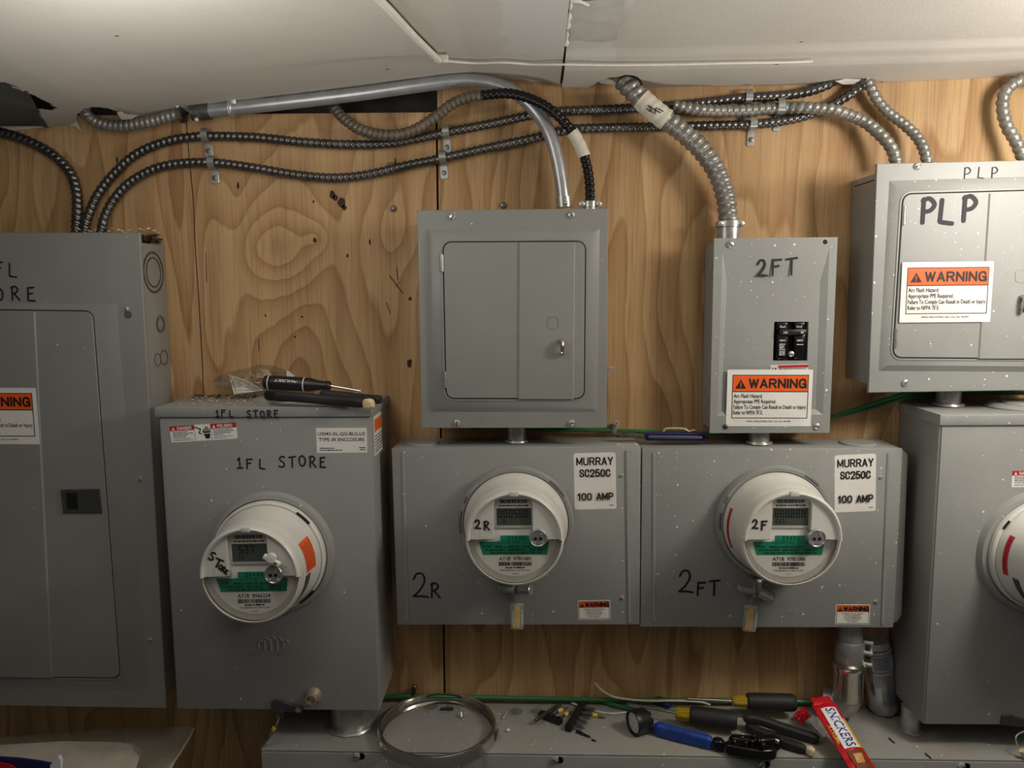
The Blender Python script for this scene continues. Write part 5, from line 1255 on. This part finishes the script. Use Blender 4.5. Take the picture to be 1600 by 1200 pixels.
# driver bits and their holders
def wl_(X, Y): return (780+X/5.714, 1040+Y/5.714)
def bit(label, p0, p1, band=True, grp='loose driver bits', mat=None, r=.0032):
    a, c = onT(*wl_(*p0), r+.0002), onT(*wl_(*p1), r+.0002); M, L = lay(a, c); t = thing('driver_bit', label, 'driver bit', M, grp)
    b = MB(); b.cyl((0, 0, 0), (L*.5, 0, 0), r, seg=6, bev=.0004); b.cyl((L*.5, 0, 0), (L*.82, 0, 0), r*.7, seg=12); b.cyl((L*.82, 0, 0), (L, 0, 0), r*.7, r*.25, seg=12); b.build('shank', mat or M_STEELD, t)
    if band: b = MB(); b.cyl((L*.34, 0, 0), (L*.62, 0, 0), r*1.12, seg=14, bev=.0003); b.build('yellow_band', M_YELLOW, t)
bit('yellow-banded bit, upper of two beside the slotted bit holder', (478, 428), (615, 374)); bit('yellow-banded bit, lower of two beside the slotted bit holder', (545, 462), (650, 408)); bit('yellow-banded bit pointing away beyond the tall bit holder', (765, 425), (950, 462))
bit('plain black bit below the tall bit holder', (690, 585), (820, 640), False, mat=M_BLACKG, r=.0026); bit('short dark bit past the tip of the plain black bit', (826, 660), (868, 674), False, mat=M_BLACKG, r=.0016)
def holder(label, p0, p1, wd, ht, nb, side):
    a, c = onT(*wl_(*p0)), onT(*wl_(*p1)); M, L = lay(a, c); t = thing('bit_holder', label, 'bit holder', M)
    b = MB(); b.box(0, L, -wd/2, wd/2, 0.0002, ht, .0018); b.build('body', M_BLACK, t)
    for i in range(nb):
        x = L*(i+.7)/(nb+.4)
        if side: b = MB(); b.cyl((x, side*wd*.42, ht*.6), (x+.001, side*(wd*.42+.016), ht*.6), .0024, seg=8); b.cyl((x+.001, side*(wd*.42+.016), ht*.6), (x+.001, side*(wd*.42+.021), ht*.6), .0024, .0008, seg=8); b.build('bit', M_STEELD, t)
        else: b = MB(); b.box(x-.002, x+.002, -wd*.36, wd*.36, ht-.0012, ht+.0012, .0005); b.build('slot_rib', M_BLACKG, t)
holder('black slotted bit holder lying between steel ring and tall bit holder', (362, 452), (556, 530), .012, .010, 4, 0)
holder('black bit holder with five bits sticking out beside the flashlight', (612, 596), (748, 372), .012, .011, 5, -1)
rod('extension_shaft', 'dark grey extension shaft leaning over the slotted bit holder', wl_(325, 490), wl_(545, 345), .0036, M_STEELD, .012, cat='driver shaft')
wire('white_wire', [at(929, 1067, .016), at(942, 1080, .016), at(960, 1089, .017), at(985, 1093, .018), at(1012, 1095, .0185), at(1030, 1095, .0185), at(1060, 1095, .0185), at(1095, 1097, .020), at(1113, 1103, .028)], .0019, M_WIREW, 'white wire whose end rises in front of the plywood', group='white wires')
wire('white_wire.001', [onT(893, 1098, .004), onT(908, 1104, .0022), onT(930, 1111, .0022), onT(955, 1115, .0022), onT(980, 1113, .0022), onT(1012, 1111, .0022)], .0019, M_WIREW, 'white wire lying flat behind the flashlight', group='white wires')
wire('green_wire_stub', [onT(944, 1097, .0042), onT(960, 1102, .0042), onT(985, 1108, .0042), onT(1000, 1110, .0042)], .0040, M_GREENW, 'short cut end of green wire behind the flashlight')
# flashlight
a, c = onT(987, 1130, 0), onT(1012, 1127, 0); d = Vector((.90, .43, 0)).normalized(); r = .0205
o_ = onT(988, 1150, 0)+Vector((0, .004, r)); M, L = lay(o_, o_+d)
fl = thing('flashlight', 'stubby black flashlight on the wireway, white lens facing the steel ring', 'flashlight', M)
b = MB(); b.lathe([(r*.80, .004), (r*.84, .001), (r*.97, 0), (r, .002), (r, .011), (r*.97, .0125), (r*.97, .024), (r*.9, .027), (r*.6, .028), (r*.6, .034), (0, .034)], (0, 0, 0), (1, 0, 0), 40); b.build('body', M_BLACK, fl)
b = MB(); b.lathe([(r*.82, .0035), (r*.3, .005), (0, .005)], (0, 0, 0), (1, 0, 0), 32); rf_ = b.build('reflector', M_WHITE, fl)
b = MB()
for k in range(7):
    a = 2*PI*k/6; q = (.0042, 0 if k == 6 else r*.52*math.cos(a), 0 if k == 6 else r*.52*math.sin(a)); b.lathe([(r*.12, 0), (r*.12, .0012), (0, .0016)], q, (-1, 0, 0), 10)
b.build('led_array', M_SCREW, rf_)
# screwdrivers with amber collars and black cushion grips
def driver(label, p0, pa, p1, r, zup, shaft_r=.0026, out=None, grp='black cushion grip screwdrivers'):
    """p0 shaft tip, pa grip start, p1 grip end (picture points of the axis)"""
    a, m_, c = (onT(*p0, zup*.6), onT(*pa, zup), onT(*p1, zup)) if out is None else (at(*p0, out), at(*pa, out), at(*p1, out)); M, L = lay(c, m_); t = thing('screwdriver', label, 'screwdriver', M, grp)
    b = MB(); pr = [(0, 0), (r*.82, .0006), (r*.97, .004), (r, .010), (r, L*.85), (r*.92, L*.97), (r*.72, L)]
    b.lathe(pr, (0, 0, 0), (1, 0, 0), 30); b.build('grip', M_RUBBER, t)
    b = MB(); s0 = L; k = (M.inverted() @ a); d = Vector((k.x, k.y, k.z))-Vector((L, 0, 0)); u = d.normalized()
    for j in range(6): 
        aa = 2*PI*j/6; b.cyl((L-.002, .4*r*math.cos(aa), .4*r*math.sin(aa)), (L+.022, .36*r*math.cos(aa), .36*r*math.sin(aa)), r*.28, seg=10, bev=.001)
    b.lathe([(r*.62, L-.001), (r*.55, L+.010), (r*.62, L+.018), (r*.5, L+.024), (0, L+.025)], (0, 0, 0), (1, 0, 0), 20); b.build('amber_collar', M_AMBER, t)
    b = MB(); b.cyl(Vector((L+.02, 0, 0)), k, shaft_r, seg=12); b.cyl(k, k+u*.006, shaft_r*1.1, shaft_r*.5, seg=8); b.build('shaft', M_CHROME, t); return t
driver('black-gripped screwdriver lying under the other, pointing at the flashlight', (984, 1101), (1078, 1117), (1152, 1127), .0158, .024)
driver('black-gripped screwdriver against the plywood, farther back of the pair', (1074, 1092), (1166, 1096), (1243, 1098), .0148, .0155, out=.044)
# blue handled stripper
def bar(t, name, pts, wd, ht, mat, rnd=.003):
    """flat handle following points (world); width across, height up"""
    P = even(catmull(pts, .004), .004); b = MB(t.matrix_world.inverted()); n = len(P); V = []; F = []; prof = rrect(wd, ht, min(rnd, wd*.45, ht*.45), 4); m = len(prof)
    for i, p in enumerate(P):
        T = (P[min(n-1, i+1)]-P[max(0, i-1)]).normalized(); y = Vector((0, 0, 1)).cross(T).normalized(); z = T.cross(y)
        k = .55 if i in (0, n-1) else (.9 if i in (1, n-2) else 1)
        for (u, v) in prof: V.append(p+y*u*k+z*v*k)
    for i in range(n-1):
        for j in range(m): j2 = (j+1) % m; F.append((i*m+j, i*m+j2, (i+1)*m+j2, (i+1)*m+j))
    F += [tuple(range(m))[::-1], tuple((n-1)*m+j for j in range(m))]; b._add(V, F); return b.build(name, mat, t)
st = thing('wire_stripper', 'blue-gripped crimping tool with black jaws on the wireway edge', 'wire stripper', Matrix.Translation(onT(1120, 1160)))
g1 = [onT(1000, 1134, .012), onT(1022, 1137, .0115), onT(1050, 1145, .011), onT(1085, 1154, .0105), onT(1116, 1162, .010)]
bar(st, 'grip', g1[1:], .016, .023, M_BLUE, .006)['label'] = 'bright blue grip'
bar(st, 'grip_core', [g1[0], g1[1]+Vector((.004, 0, 0))], .012, .013, M_BLACK, .004)
bar(st, 'grip_end', [onT(1112, 1162, .0102), onT(1122, 1163, .0102), onT(1134, 1164, .0102)], .0165, .0195, M_BLACKG, .004)
g2 = [onT(1026, 1094, .007), onT(1036, 1097, .007), onT(1042, 1100, .007), onT(1047, 1103, .007)]
bar(st, 'grip', g2, .014, .0125, M_NAVY, .005); bar(st, 'grip_end', [onT(1022, 1092, .007), onT(1030, 1095, .007), onT(1041, 1099, .007)], .0155, .0135, M_BLACK, .005)
b = MB(lay(g1[2]+Vector((0, -.0078, .004)), g1[3]+Vector((0, -.0078, .0035)))[0]); MM = lay(g1[2], g1[3])[0]
b = MB(st.matrix_world.inverted() @ lay(g1[2], g1[3])[0] @ Matrix.Translation((.012, -.0066, .0098)) @ Matrix.Rotation(PI/2*.42, 4, 'X') @ Matrix.Rotation(PI, 4, 'Z')); b.text('KLEIN TOOLS', 0, -.0015, .0035, .040, .008, z=.0006); b.build('lettering', M_INK, st)
bar(st, 'jaw', [onT(1132, 1166, .012), onT(1150, 1170, .012), onT(1178, 1175, .0115), onT(1200, 1176, .011), onT(1212, 1172, .011)], .018, .018, M_BLACKG, .004)
bar(st, 'jaw', [onT(1140, 1158, .012), onT(1158, 1160, .015), onT(1185, 1162, .016), onT(1210, 1160, .014), onT(1214, 1168, .012)], .016, .022, M_BLACKG, .005)
for i, (px, py, u, r) in enumerate([(1160, 1152, .026, .0035), (1175, 1158, .030, .0042), (1186, 1157, .033, .0046), (1192, 1163, .031, .0042), (1178, 1150, .031, .0036), (1148, 1158, .026, .003), (1165, 1160, .028, .0036)]):
    q = onT(px, py, u); b = MB(st.matrix_world.inverted()); b.lathe([(r, -.008), (r, .001), (r*.7, r*.6), (0, r*.75)], q, (0, -.35, .9), 14); b.build('pivot_bolt', M_BLACKG, st)
bar(st, 'lower_plate', [onT(1150, 1176, .004), onT(1180, 1183, .004), onT(1208, 1180, .004)], .014, .006, M_CHAR, .002)
# long black handled pliers
pl = thing('pliers', 'long black-handled pliers with one cream tip beside the candy wrapper', 'pliers', Matrix.Translation(onT(1210, 1140)))
bar(pl, 'grip', [onT(1162, 1122, .024), onT(1185, 1125, .022), onT(1225, 1138, .014), onT(1258, 1149, .010), onT(1283, 1157, .0085)], .015, .015, M_RUBBER, .005)
bar(pl, 'grip', [onT(1166, 1134, .010), onT(1188, 1144, .0095), onT(1222, 1159, .009), onT(1262, 1172, .0085)], .014, .015, M_RUBBER, .005)
bar(pl, 'grip_tip', [onT(1260, 1171.5, .0085), onT(1268, 1174, .0082), onT(1275, 1176, .0078)], .014, .0155, M_CREAM, .004)['label'] = 'worn cream handle tip'
# candy wrapper with red, white and blue print
P0, P1 = at(1286, 1099, .092), at(1356, 1214, .212)
Mw, Lw = lay(P0, P1); cw = thing('candy_wrapper', 'red chocolate bar wrapper hanging over the wireway edge by the can', 'candy wrapper', Mw)
Wd = .0205
def pillow(x0, x1, w0, z0, z1, name, mat, parent, n=14, m=9, lift=0.0):
    V = []; F = []
    for i in range(n+1):
        for j in range(m+1):
            u = i/n; v = -1+2*j/m; x = x0+(x1-x0)*u; g = (1-v*v)
            e = min(1, (x-.0)/.012, (Lw-x)/.012); e = max(.08, e)
            V.append((x, v*w0, lift+.0060*g*e+.0012*math.sin(x*310+v*2)*g))
    for i in range(n):
        for j in range(m): k = i*(m+1)+j; F.append((k, k+1, k+m+2, k+m+1))
    b = MB(); b._add(V, F); return b.build(name, mat, parent, ang=60)
wr_ = pillow(0, Lw, Wd, 0, 0, 'wrapper_film', M_SNRED, cw, 40)
b = MB(); b.box(.0, Lw, -Wd*.97, Wd*.97, -.0034, .0004, .0012); b.build('bar_bottom', M_SNRED, cw)
b = MB(); b.box(-.012, .002, -Wd*.85, Wd*.85, .0004, .0012, .0004)
for k in range(9): b.box(-.0118, .001, -Wd*.8+k*Wd*.2-.0004, -Wd*.8+k*Wd*.2+.0004, .0012, .0017)
b.build('crimped_end', M_SNRED, cw)
wz = lambda x, y: .0064*(1-(y/Wd)**2)+.0022
def drape(b):
    for v in b.bm.verts: v.co.z += .0062*(1-min(1, (v.co.y/Wd)**2))+.0016
    return b
def fine(pts, b, n=6):
    # small grid between a bottom and a top edge so print follows the pillow
    (x0, ya0, yb0), (x1, ya1, yb1) = pts
    V = []; F = []; m = 12
    for i in range(n*3+1):
        for j in range(m+1):
            u = i/(n*3); v = j/m; ya = ya0+(ya1-ya0)*u; yb = yb0+(yb1-yb0)*u; V.append((x0+(x1-x0)*u, ya+(yb-ya)*v, 0))
    for i in range(n*3):
        for j in range(m): k = i*(m+1)+j; F.append((k, k+1, k+m+2, k+m+1))
    b._add(V, F); return b
b = MB(); fine([(Lw*.10, -.013, .0125), (Lw*.66, -.0135, .012)], b); drape(b).build('white_panel', M_SNWHITE, wr_)
b = MB(); fine([(Lw*.26, .0125, .0175), (Lw*.66, .012, .0175)], b); drape(b).build('yellow_strip', M_YELLOW, wr_)
b = MB(); fine([(Lw*.69, -.013, .014), (Lw*.93, -.012, .014)], b); drape(b).build('brown_picture', M_SNBROWN, wr_)
b = MB(); fine([(Lw*.74, -.006, .009), (Lw*.86, -.008, .005)], b); 
for v in b.bm.verts: v.co.z += .0004
drape(b).build('nut_picture', M_SNNUT, wr_)
b = MB(); b.text('SNICKERS', Lw*.38, -.0075, .0165, Lw*.53, .010, z=.0006); drape(b).build('lettering', M_SNBLUE, wr_)
b = MB(); b.text('XTREME', Lw*.46, -.0185, .0055, Lw*.26, .02, z=.0010); drape(b).build('yellow_lettering', M_YELLOW, wr_)
sc = thing('wrapper_scrap', 'torn red and white wrapper scrap tucked behind the pliers', 'wrapper scrap', Matrix.Translation(onT(1258, 1130)))
def crumple(t, name, quad, mat, amp, seed, n=7, m=7, thick=0.0):
    rd = random.Random(seed); Q = [Vector(q) for q in quad]; V = []; F = []; I_ = t.matrix_world.inverted() if t else Matrix()
    for i in range(n+1):
        for j in range(m+1):
            u, v = i/n, j/m; p = (Q[0]*(1-u)+Q[1]*u)*(1-v)+(Q[3]*(1-u)+Q[2]*u)*v
            V.append(p+Vector((rd.uniform(-1, 1), rd.uniform(-1, 1), rd.uniform(-1, 1)))*amp*(1 if 0 < i < n and 0 < j < m else .5))
    for i in range(n):
        for j in range(m): k = i*(m+1)+j; F.append((k, k+1, k+m+2, k+m+1))
    b = MB(I_); b._add(V, F); bmesh.ops.triangulate(b.bm, faces=list(b.bm.faces)); return b.build(name, mat, t, ang=18)
crumple(sc, 'red_film', [onT(1240, 1117, .012), onT(1256, 1104, .022), onT(1268, 1120, .020), onT(1250, 1131, .010)], M_SNRED, .0022, 3)
crumple(sc, 'white_film', [onT(1262, 1122, .016), onT(1272, 1118, .022), onT(1292, 1152, .010), onT(1284, 1150, .006)], M_SNWHITE, .0014, 4)
# slim can leaning by the enclosure
B0 = onT(1381, 1112, .0)+Vector((0, .0, .001)); T0 = at(1367, 1000, -B0.y+.002)
Mc, Lc = lay(B0, T0, Vector((0, -1, 0))); Mc = Mc @ Matrix.Rotation(PI/2, 4, 'Y'); 
ax = (T0-B0).normalized(); q = Vector((0, 0, 1)).rotation_difference(ax); Mc = Matrix.Translation(B0+ax*.002) @ q.to_matrix().to_4x4()
cn = thing('drink_can', 'slim silver drink can leaning between the pipe elbow and enclosure', 'drink can', Mc); r = .0252; Lc *= 1.0
b = MB(); b.lathe([(r*.72, .002), (r*.80, 0), (r*.86, .001), (r, .010), (r, Lc-.014), (r*.86, Lc-.003), (r*.88, Lc), (r*.82, Lc), (r*.8, Lc-.004), (0, Lc-.004)], seg=44); bd = b.build('body', M_CAN, cn)
b = MB(); rd = random.Random(8)
def cyl_patch(b, a0, a1, h0, h1, rr=r+.0002): b.lathe([(rr, h0), (rr, h1)], seg=max(2, int((a1-a0)/8)), a0=math.radians(a0), a1=math.radians(a1))
for h in (.62, .82, .855, .905): cyl_patch(b, 205, 345, Lc*h, Lc*h+.0012)
for i in range(15):
    h = Lc*(.17+.028*i); a = 250 if i < 9 else 232
    if .58 < h/Lc < .66: continue
    while a < 318: d = rd.uniform(3, 9); cyl_patch(b, a, min(320, a+d), h, h+.0019); a += d+2.5
for i in range(8):
    h = Lc*(.665+.026*i); a = 235
    if abs(h/Lc-.82) < .012 or abs(h/Lc-.855) < .012: continue
    while a < 290: d = rd.uniform(3, 8); cyl_patch(b, a, a+d, h, h+(.0034 if i in (6, 7) else .0018)); a += d+2.5
for i in range(9): cyl_patch(b, 212, 228, Lc*(.3+.02*i), Lc*(.3+.02*i)+.0014)
cyl_patch(b, 205, 232, Lc*.865, Lc*.90); cyl_patch(b, 200, 222, Lc*.80, Lc*.815); cyl_patch(b, 318, 345, Lc*.09, Lc*.13)
b.build('printing', M_NAVY, bd)

# ================================================================== things on the store enclosure's lid
def onB(px, py, up=0.0): return atz(px, py, TOPB+up)
sd = thing('screwdriver', 'black screwdriver with white rings lying on the store enclosure lid', 'screwdriver', Matrix.Translation(onB(465, 622)))
a, c = at(412, 597, .055), at(517, 603, .055); M, L = lay(a, c)
b = MB(sd.matrix_world.inverted() @ M); r = .0118
b.lathe([(0, 0), (r*.7, .0005), (r*.95, .003), (r, .008), (r, L*.58), (r*.96, L*.68), (r*.72, L*.82), (r*.62, L*.9), (r*.72, L*.97), (r*.5, L), (0, L)], (0, 0, 0), (1, 0, 0), 28); b.build('handle', M_BLACK, sd)
for f in (.075, .60): b = MB(sd.matrix_world.inverted() @ M); b.lathe([(r*.99, L*f), (r*1.03, L*f+.0004), (r*1.03, L*f+.0014), (r*.99, L*f+.0018)], (0, 0, 0), (1, 0, 0), 28); b.build('white_ring', M_LABEL, sd)
b = MB(sd.matrix_world.inverted() @ M @ Matrix.Rotation(math.radians(62), 4, 'X') @ Matrix.Rotation(PI, 4, 'Z')); b.text('HUSKY', -L*.32, -.0022, .0048, L*.27, .012, z=r*1.03); b.stroke([(-L*.52, 0), (-L*.49, .002), (-L*.48, -.001), (-L*.465, .001)], .0012, r*1.03); b.build('lettering', M_LABEL, sd)
b = MB(sd.matrix_world.inverted() @ M); b.cyl((L, 0, 0), (L+.05, 0, -.006), .0026, seg=12); b.build('shaft', M_CHROME, sd)
pb = thing('pliers', 'black pliers with one cream tip lying on the store enclosure lid', 'pliers', Matrix.Translation(onB(500, 625)))
bar(pb, 'grip', [onB(428, 619, .016), onB(470, 621, .015), onB(520, 626, .010), onB(571, 630, .0085)], .014, .0150, M_RUBBER, .005)
bar(pb, 'grip_tip', [onB(569, 630, .0085), onB(577, 631, .0085), onB(584, 632, .0085)], .013, .0155, M_CREAM, .004)['label'] = 'worn cream handle tip'
bar(pb, 'grip', [onB(500, 615, .015), onB(540, 619, .011), onB(575, 623, .0085), onB(597, 625, .0085)], .014, .0135, M_RUBBER, .005)
bar(pb, 'head', [onB(452, 619, .016), onB(430, 618, .016), onB(412, 617, .016)], .012, .0165, M_BLACK, .004)
q0 = onB(423, 631); x_ = (FB.I @ Vector((q0.x, 0, TOPB))).x
b = MB(Matrix.Translation((x_, FB.h-.0005, .070)) @ Matrix.Rotation(-PI/2, 4, 'X')); b.lathe([(.043, 0), (.041, .004), (.036, .006), (0, .006)], seg=40); b.build('hub_plate', M_PAINT, lidB)
# crinkled clear bag with a paper insert
bg = thing('plastic_bag', 'crumpled clear plastic bag with paper insert on the store enclosure lid', 'plastic bag', Matrix.Translation(onB(385, 624)))
ol = [(332, 596), (345, 585), (372, 578), (392, 574), (406, 569), (425, 571), (448, 578), (462, 588), (462, 606), (440, 616), (412, 620), (385, 621), (372, 623), (362, 612), (348, 608), (335, 604)]
rd = random.Random(12)
def bagshell(out_c, s):
    V = [at(397+(px-397)*k, 598+(py-598)*k, out_c+s*(.022*(1-k*k))+rd.uniform(-1, 1)*.006*(k < .99)) for k in (1.0, .78, .55, .3) for px, py in ol]+[at(397, 598, out_c+s*.03)]
    n = len(ol); F = []
    for i in range(3):
        for j in range(n): j2 = (j+1) % n; F.append((i*n+j, i*n+j2, (i+1)*n+j2, (i+1)*n+j))
    F += [(3*n+j, 3*n+(j+1) % n, 4*n) for j in range(n)]; return V, F
b = MB(bg.matrix_world.inverted())
for s in (1, -1): b._add(*bagshell(.038, s))
bmesh.ops.remove_doubles(b.bm, verts=list(b.bm.verts), dist=1e-5); bmesh.ops.triangulate(b.bm, faces=list(b.bm.faces)); b.build('film', M_FILM, bg, ang=8)
ps = crumple(bg, 'paper_insert', [at(357, 585, .045), at(385, 593, .050), at(412, 610, .055), at(366, 616, .060)], M_LABELG, .0012, 5)
b = MB(bg.matrix_world.inverted()); 
for pts in ([(360, 588), (369, 614)], [(371, 610), (405, 609)], [(366, 590), (400, 606)]): b.tube([at(*p, .064) for p in pts], .0005, 5)
b.build('print_line', M_INKG, ps)
# chips and dust: nobody could count them
def debris(name, label, pts, mat, seed, n, size):
    rd = random.Random(seed); b = MB()
    for i in range(n):
        p = pts(rd); s = size*rd.uniform(.4, 1.5); bb = bmesh.new(); bmesh.ops.create_icosphere(bb, subdivisions=1, radius=s)
        for v in bb.verts: v.co = Vector((v.co.x*rd.uniform(.6, 1.8), v.co.y*rd.uniform(.6, 1.4), v.co.z*.5))+p
        b.merge(bb)
    return tag(b.build(name, mat, ang=20), label, 'debris', None, 'stuff')
cb = FB.M.translation
debris('plaster_debris', 'plaster crumbs and dust scattered on the store enclosure lid', lambda r: Vector((cb.x+r.uniform(-.165, -.02)+r.random()**3*.12, -r.uniform(.01, .132), TOPB+.0008)), M_CREAM, 3, 90, .0014)
debris('plaster_debris.001', 'dark wood crumbs along the back of the store enclosure lid', lambda r: Vector((cb.x+r.uniform(-.16, .0), -r.uniform(.004, .05), TOPB+.0012)), M_BARK, 4, 60, .0020)
TOPA = (FA.M @ Vector((0, FA.h-.012, 0))).z; ca = FA.M @ Vector((FA.w/2, 0, 0))
debris('wood_debris', 'splintered wood and plaster heaped on the tall store panel top', lambda r: Vector((at(r.uniform(95, 238), 370, .045).x, -r.uniform(.006, .078), TOPA+.001+.011*r.random()**1.5)), M_BARK, 5, 220, .0042)
debris('wood_debris.001', 'pale splinters on top of the tall store panel', lambda r: Vector((at(r.uniform(120, 240), 370, .045).x, -r.uniform(.006, .074), TOPA+.0165+.004*r.random())), M_CREAM, 6, 40, .0022)
def droppings(r): q = onT(r.uniform(420, 1480), 1150); return Vector((q.x, -r.uniform(.01, .136), trough_z(q.x)+.0012))
debris('plaster_debris.002', 'fine plaster grit sprinkled along the wireway top', droppings, M_LABELG, 7, 130, .0009)
# blue folding utility knife on the 2R box
zg = topz(FG)
kn = thing('utility_knife', 'blue-handled utility knife on the meter boxes beside the ground clamp', 'knife', Matrix.Translation(atz(1040, 688, zg)))
a, c = at(1008, 681, .05), at(1101, 682, .05); M, L = lay(a, c); I_ = kn.matrix_world.inverted()
b = MB(I_ @ M); b.prism([(0, -.007), (.01, -.0085), (L*.6, -.009), (L, -.007), (L+.001, .003), (L*.9, .007), (.02, .0075), (0, .005)], -.0062, .0068, .002); b.build('handle', M_NAVY, kn)
b = MB(I_ @ M); b.box(.004, L*.94, -.0098, -.006, -.0018, .0022, .0008); b.build('spine', M_CHROME, kn)
b = MB(I_ @ M); b.box(-.048, .003, -.005, .004, -.0030, .0022, .0008); b.box(-.036, -.016, -.0056, .0044, .0022, .0042, .0006); b.build('blade_carrier', M_STEELD, kn)
b = MB(I_ @ M); b.tube(catmull([(.03, .004, .0065), (.036, .004, .0122), (.065, .004, .0122), (.072, .004, .0085), (.082, .004, .0105)], .002), .0008, 6, flat=2.5); b.build('pocket_clip', M_BRASSN, kn)

# ================================================================== bag and package low at the picture edge
pbg = thing('poly_bag', 'large frosted plastic sheet bag at the bottom below the tall panel', 'plastic bag', Matrix.Translation(at(120, 1215, .10)))
def sheetmesh(t, name, edge_top, edge_bot, n, m, mat, wav, seed):
    rd = random.Random(seed); I_ = t.matrix_world.inverted(); V = []; F = []
    ph = [rd.uniform(0, 6) for _ in range(6)]
    for i in range(n+1):
        u = i/n; a = Vector(edge_top[0]).lerp(Vector(edge_top[1]), u) if len(edge_top) == 2 else catmull_at(edge_top, u); c = catmull_at(edge_bot, u)
        for j in range(m+1):
            v = j/m; p = a.lerp(c, v); k = wav*math.sin(PI*v)
            V.append(p+Vector((0, -k*(1+.5*math.sin(u*9+ph[0]+v*4)), k*(.8*math.sin(u*7+ph[1])*math.cos(v*5+ph[2])+.4*math.sin(u*17+v*11+ph[3])))))
    for i in range(n):
        for j in range(m): k = i*(m+1)+j; F.append((k, k+1, k+m+2, k+m+1))
    b = MB(I_); b._add(V, F); return b.build(name, mat, t, ang=60)
def catmull_at(pts, u):
    n = len(pts)-1; x = u*n; i = min(n-1, int(x)); return Vector(pts[i]).lerp(Vector(pts[i+1]), x-i)
sheetmesh(pbg, 'front_film', [at(-80, 1158, .03), at(0, 1152, .03), at(100, 1145, .03), at(200, 1137, .03), at(306, 1136, .03)], [at(-80, 1330, .22), at(0, 1325, .22), at(90, 1320, .22), at(170, 1318, .22), at(215, 1300, .20)], 40, 22, M_POLY, .012, 2)
sheetmesh(pbg, 'back_film', [at(-80, 1158, .028), at(0, 1152, .028), at(100, 1145, .028), at(200, 1137, .028), at(306, 1136, .028)], [at(-80, 1330, .10), at(0, 1325, .10), at(90, 1320, .10), at(170, 1318, .10), at(215, 1300, .10)], 20, 8, M_POLY, .004, 3)
b = MB(pbg.matrix_world.inverted()); b.tube(catmull([at(302, 1140, .034), at(296, 1152, .05), at(280, 1178, .08), at(262, 1204, .10), at(240, 1240, .14)], .004), .0042, 8, flat=.5); b.build('bag_seam', M_TAPE, pbg)
sheetmesh(pbg, 'packing_sheet', [at(-80, 1170, .060), at(0, 1164, .060), at(100, 1158, .058), at(205, 1160, .058), at(222, 1172, .066)], [at(-80, 1330, .25), at(0, 1325, .25), at(90, 1320, .25), at(160, 1318, .25), at(190, 1300, .24)], 30, 14, plain('white_packing_foam', (196, 188, 172), .7, 0, .1, bump=.3, vs=30), .005, 6)
pk = thing('package_bag', 'blue package corner with red band and white tip over the frosted bag', 'package', Matrix.Translation(at(20, 1225, .24)))
def slab(t, name, pxs, out, mat, th=.004):
    P = [at(px, py, out) for px, py in pxs]; n = len(P); b = MB(t.matrix_world.inverted()); Q = [p+Vector((0, th, 0)) for p in P]
    b._add(P+Q, [tuple(range(n)), tuple(range(n, 2*n))[::-1]]+[(i, (i+1) % n, n+(i+1) % n, n+i) for i in range(n)]); bmesh.ops.triangulate(b.bm, faces=[f for f in b.bm.faces if len(f.verts) > 4]); return b.build(name, mat, t)
slab(pk, 'blue_panel', [(-60, 1176), (0, 1184), (30, 1186), (60, 1190), (80, 1194), (82, 1220), (84, 1260), (-60, 1260)], .235, M_NAVY)
slab(pk, 'red_band', [(-60, 1190), (0, 1192), (16, 1195), (26, 1202), (34, 1215), (36, 1240), (-60, 1240)], .238, M_SNRED, .002)
slab(pk, 'white_tip', [(78, 1196), (91, 1182), (95, 1190), (93, 1210), (90, 1240), (82, 1240)], .242, M_SNWHITE, .006)
# seal wires hanging from the two hasps
t = thing('seal_wire', 'twisted amber seal hanging from the store enclosure hasp', 'seal wire', Matrix.Translation(at(437, 1118, .14)))
I_ = t.matrix_world.inverted()
b = MB(I_); c0 = at(437, 1117, .138); b.tube([c0+Vector((.0055*math.cos(k*PI/8), 0, .0055*math.sin(k*PI/8))) for k in range(17)], .0014, 8); b.build('loop', M_CHAR, t)
b = MB(I_); b.tube(catmull([at(436, 1123, .139), at(432, 1132, .142), at(428, 1142, .145)], .003), .0011, 8); b.build('wire', M_ZINC, t)
b = MB(I_); b.tube(catmull([at(433, 1130, .145), at(425, 1144, .148), at(414, 1159, .148), at(406, 1168, .148)], .003), .0028, 10); b.build('sleeve', M_FLEXB, t)
b = MB(I_); b.tube(catmull([at(429, 1136, .148), at(426.5, 1141, .148)], .002), .0031, 10); b.build('yellow_band', M_YELLOW, t)
t = thing('seal_wire', 'bright wire seal hanging from the hasp at the frame edge', 'seal wire', Matrix.Translation(at(1594, 1150, .14)))
I_ = t.matrix_world.inverted(); b = MB(I_); b.tube(catmull([at(1600, 1143, .138), at(1591, 1147, .142), at(1587, 1153, .145), at(1589, 1163, .147), at(1594, 1170, .149), at(1602, 1178, .15)], .002), .0012, 8); b.build('wire', M_SCREW, t)
b = MB(I_); b.tube(catmull([at(1596, 1172, .152), at(1603, 1184, .152), at(1610, 1196, .152)], .002), .0045, 10); b.build('sleeve', M_CREAM, t)
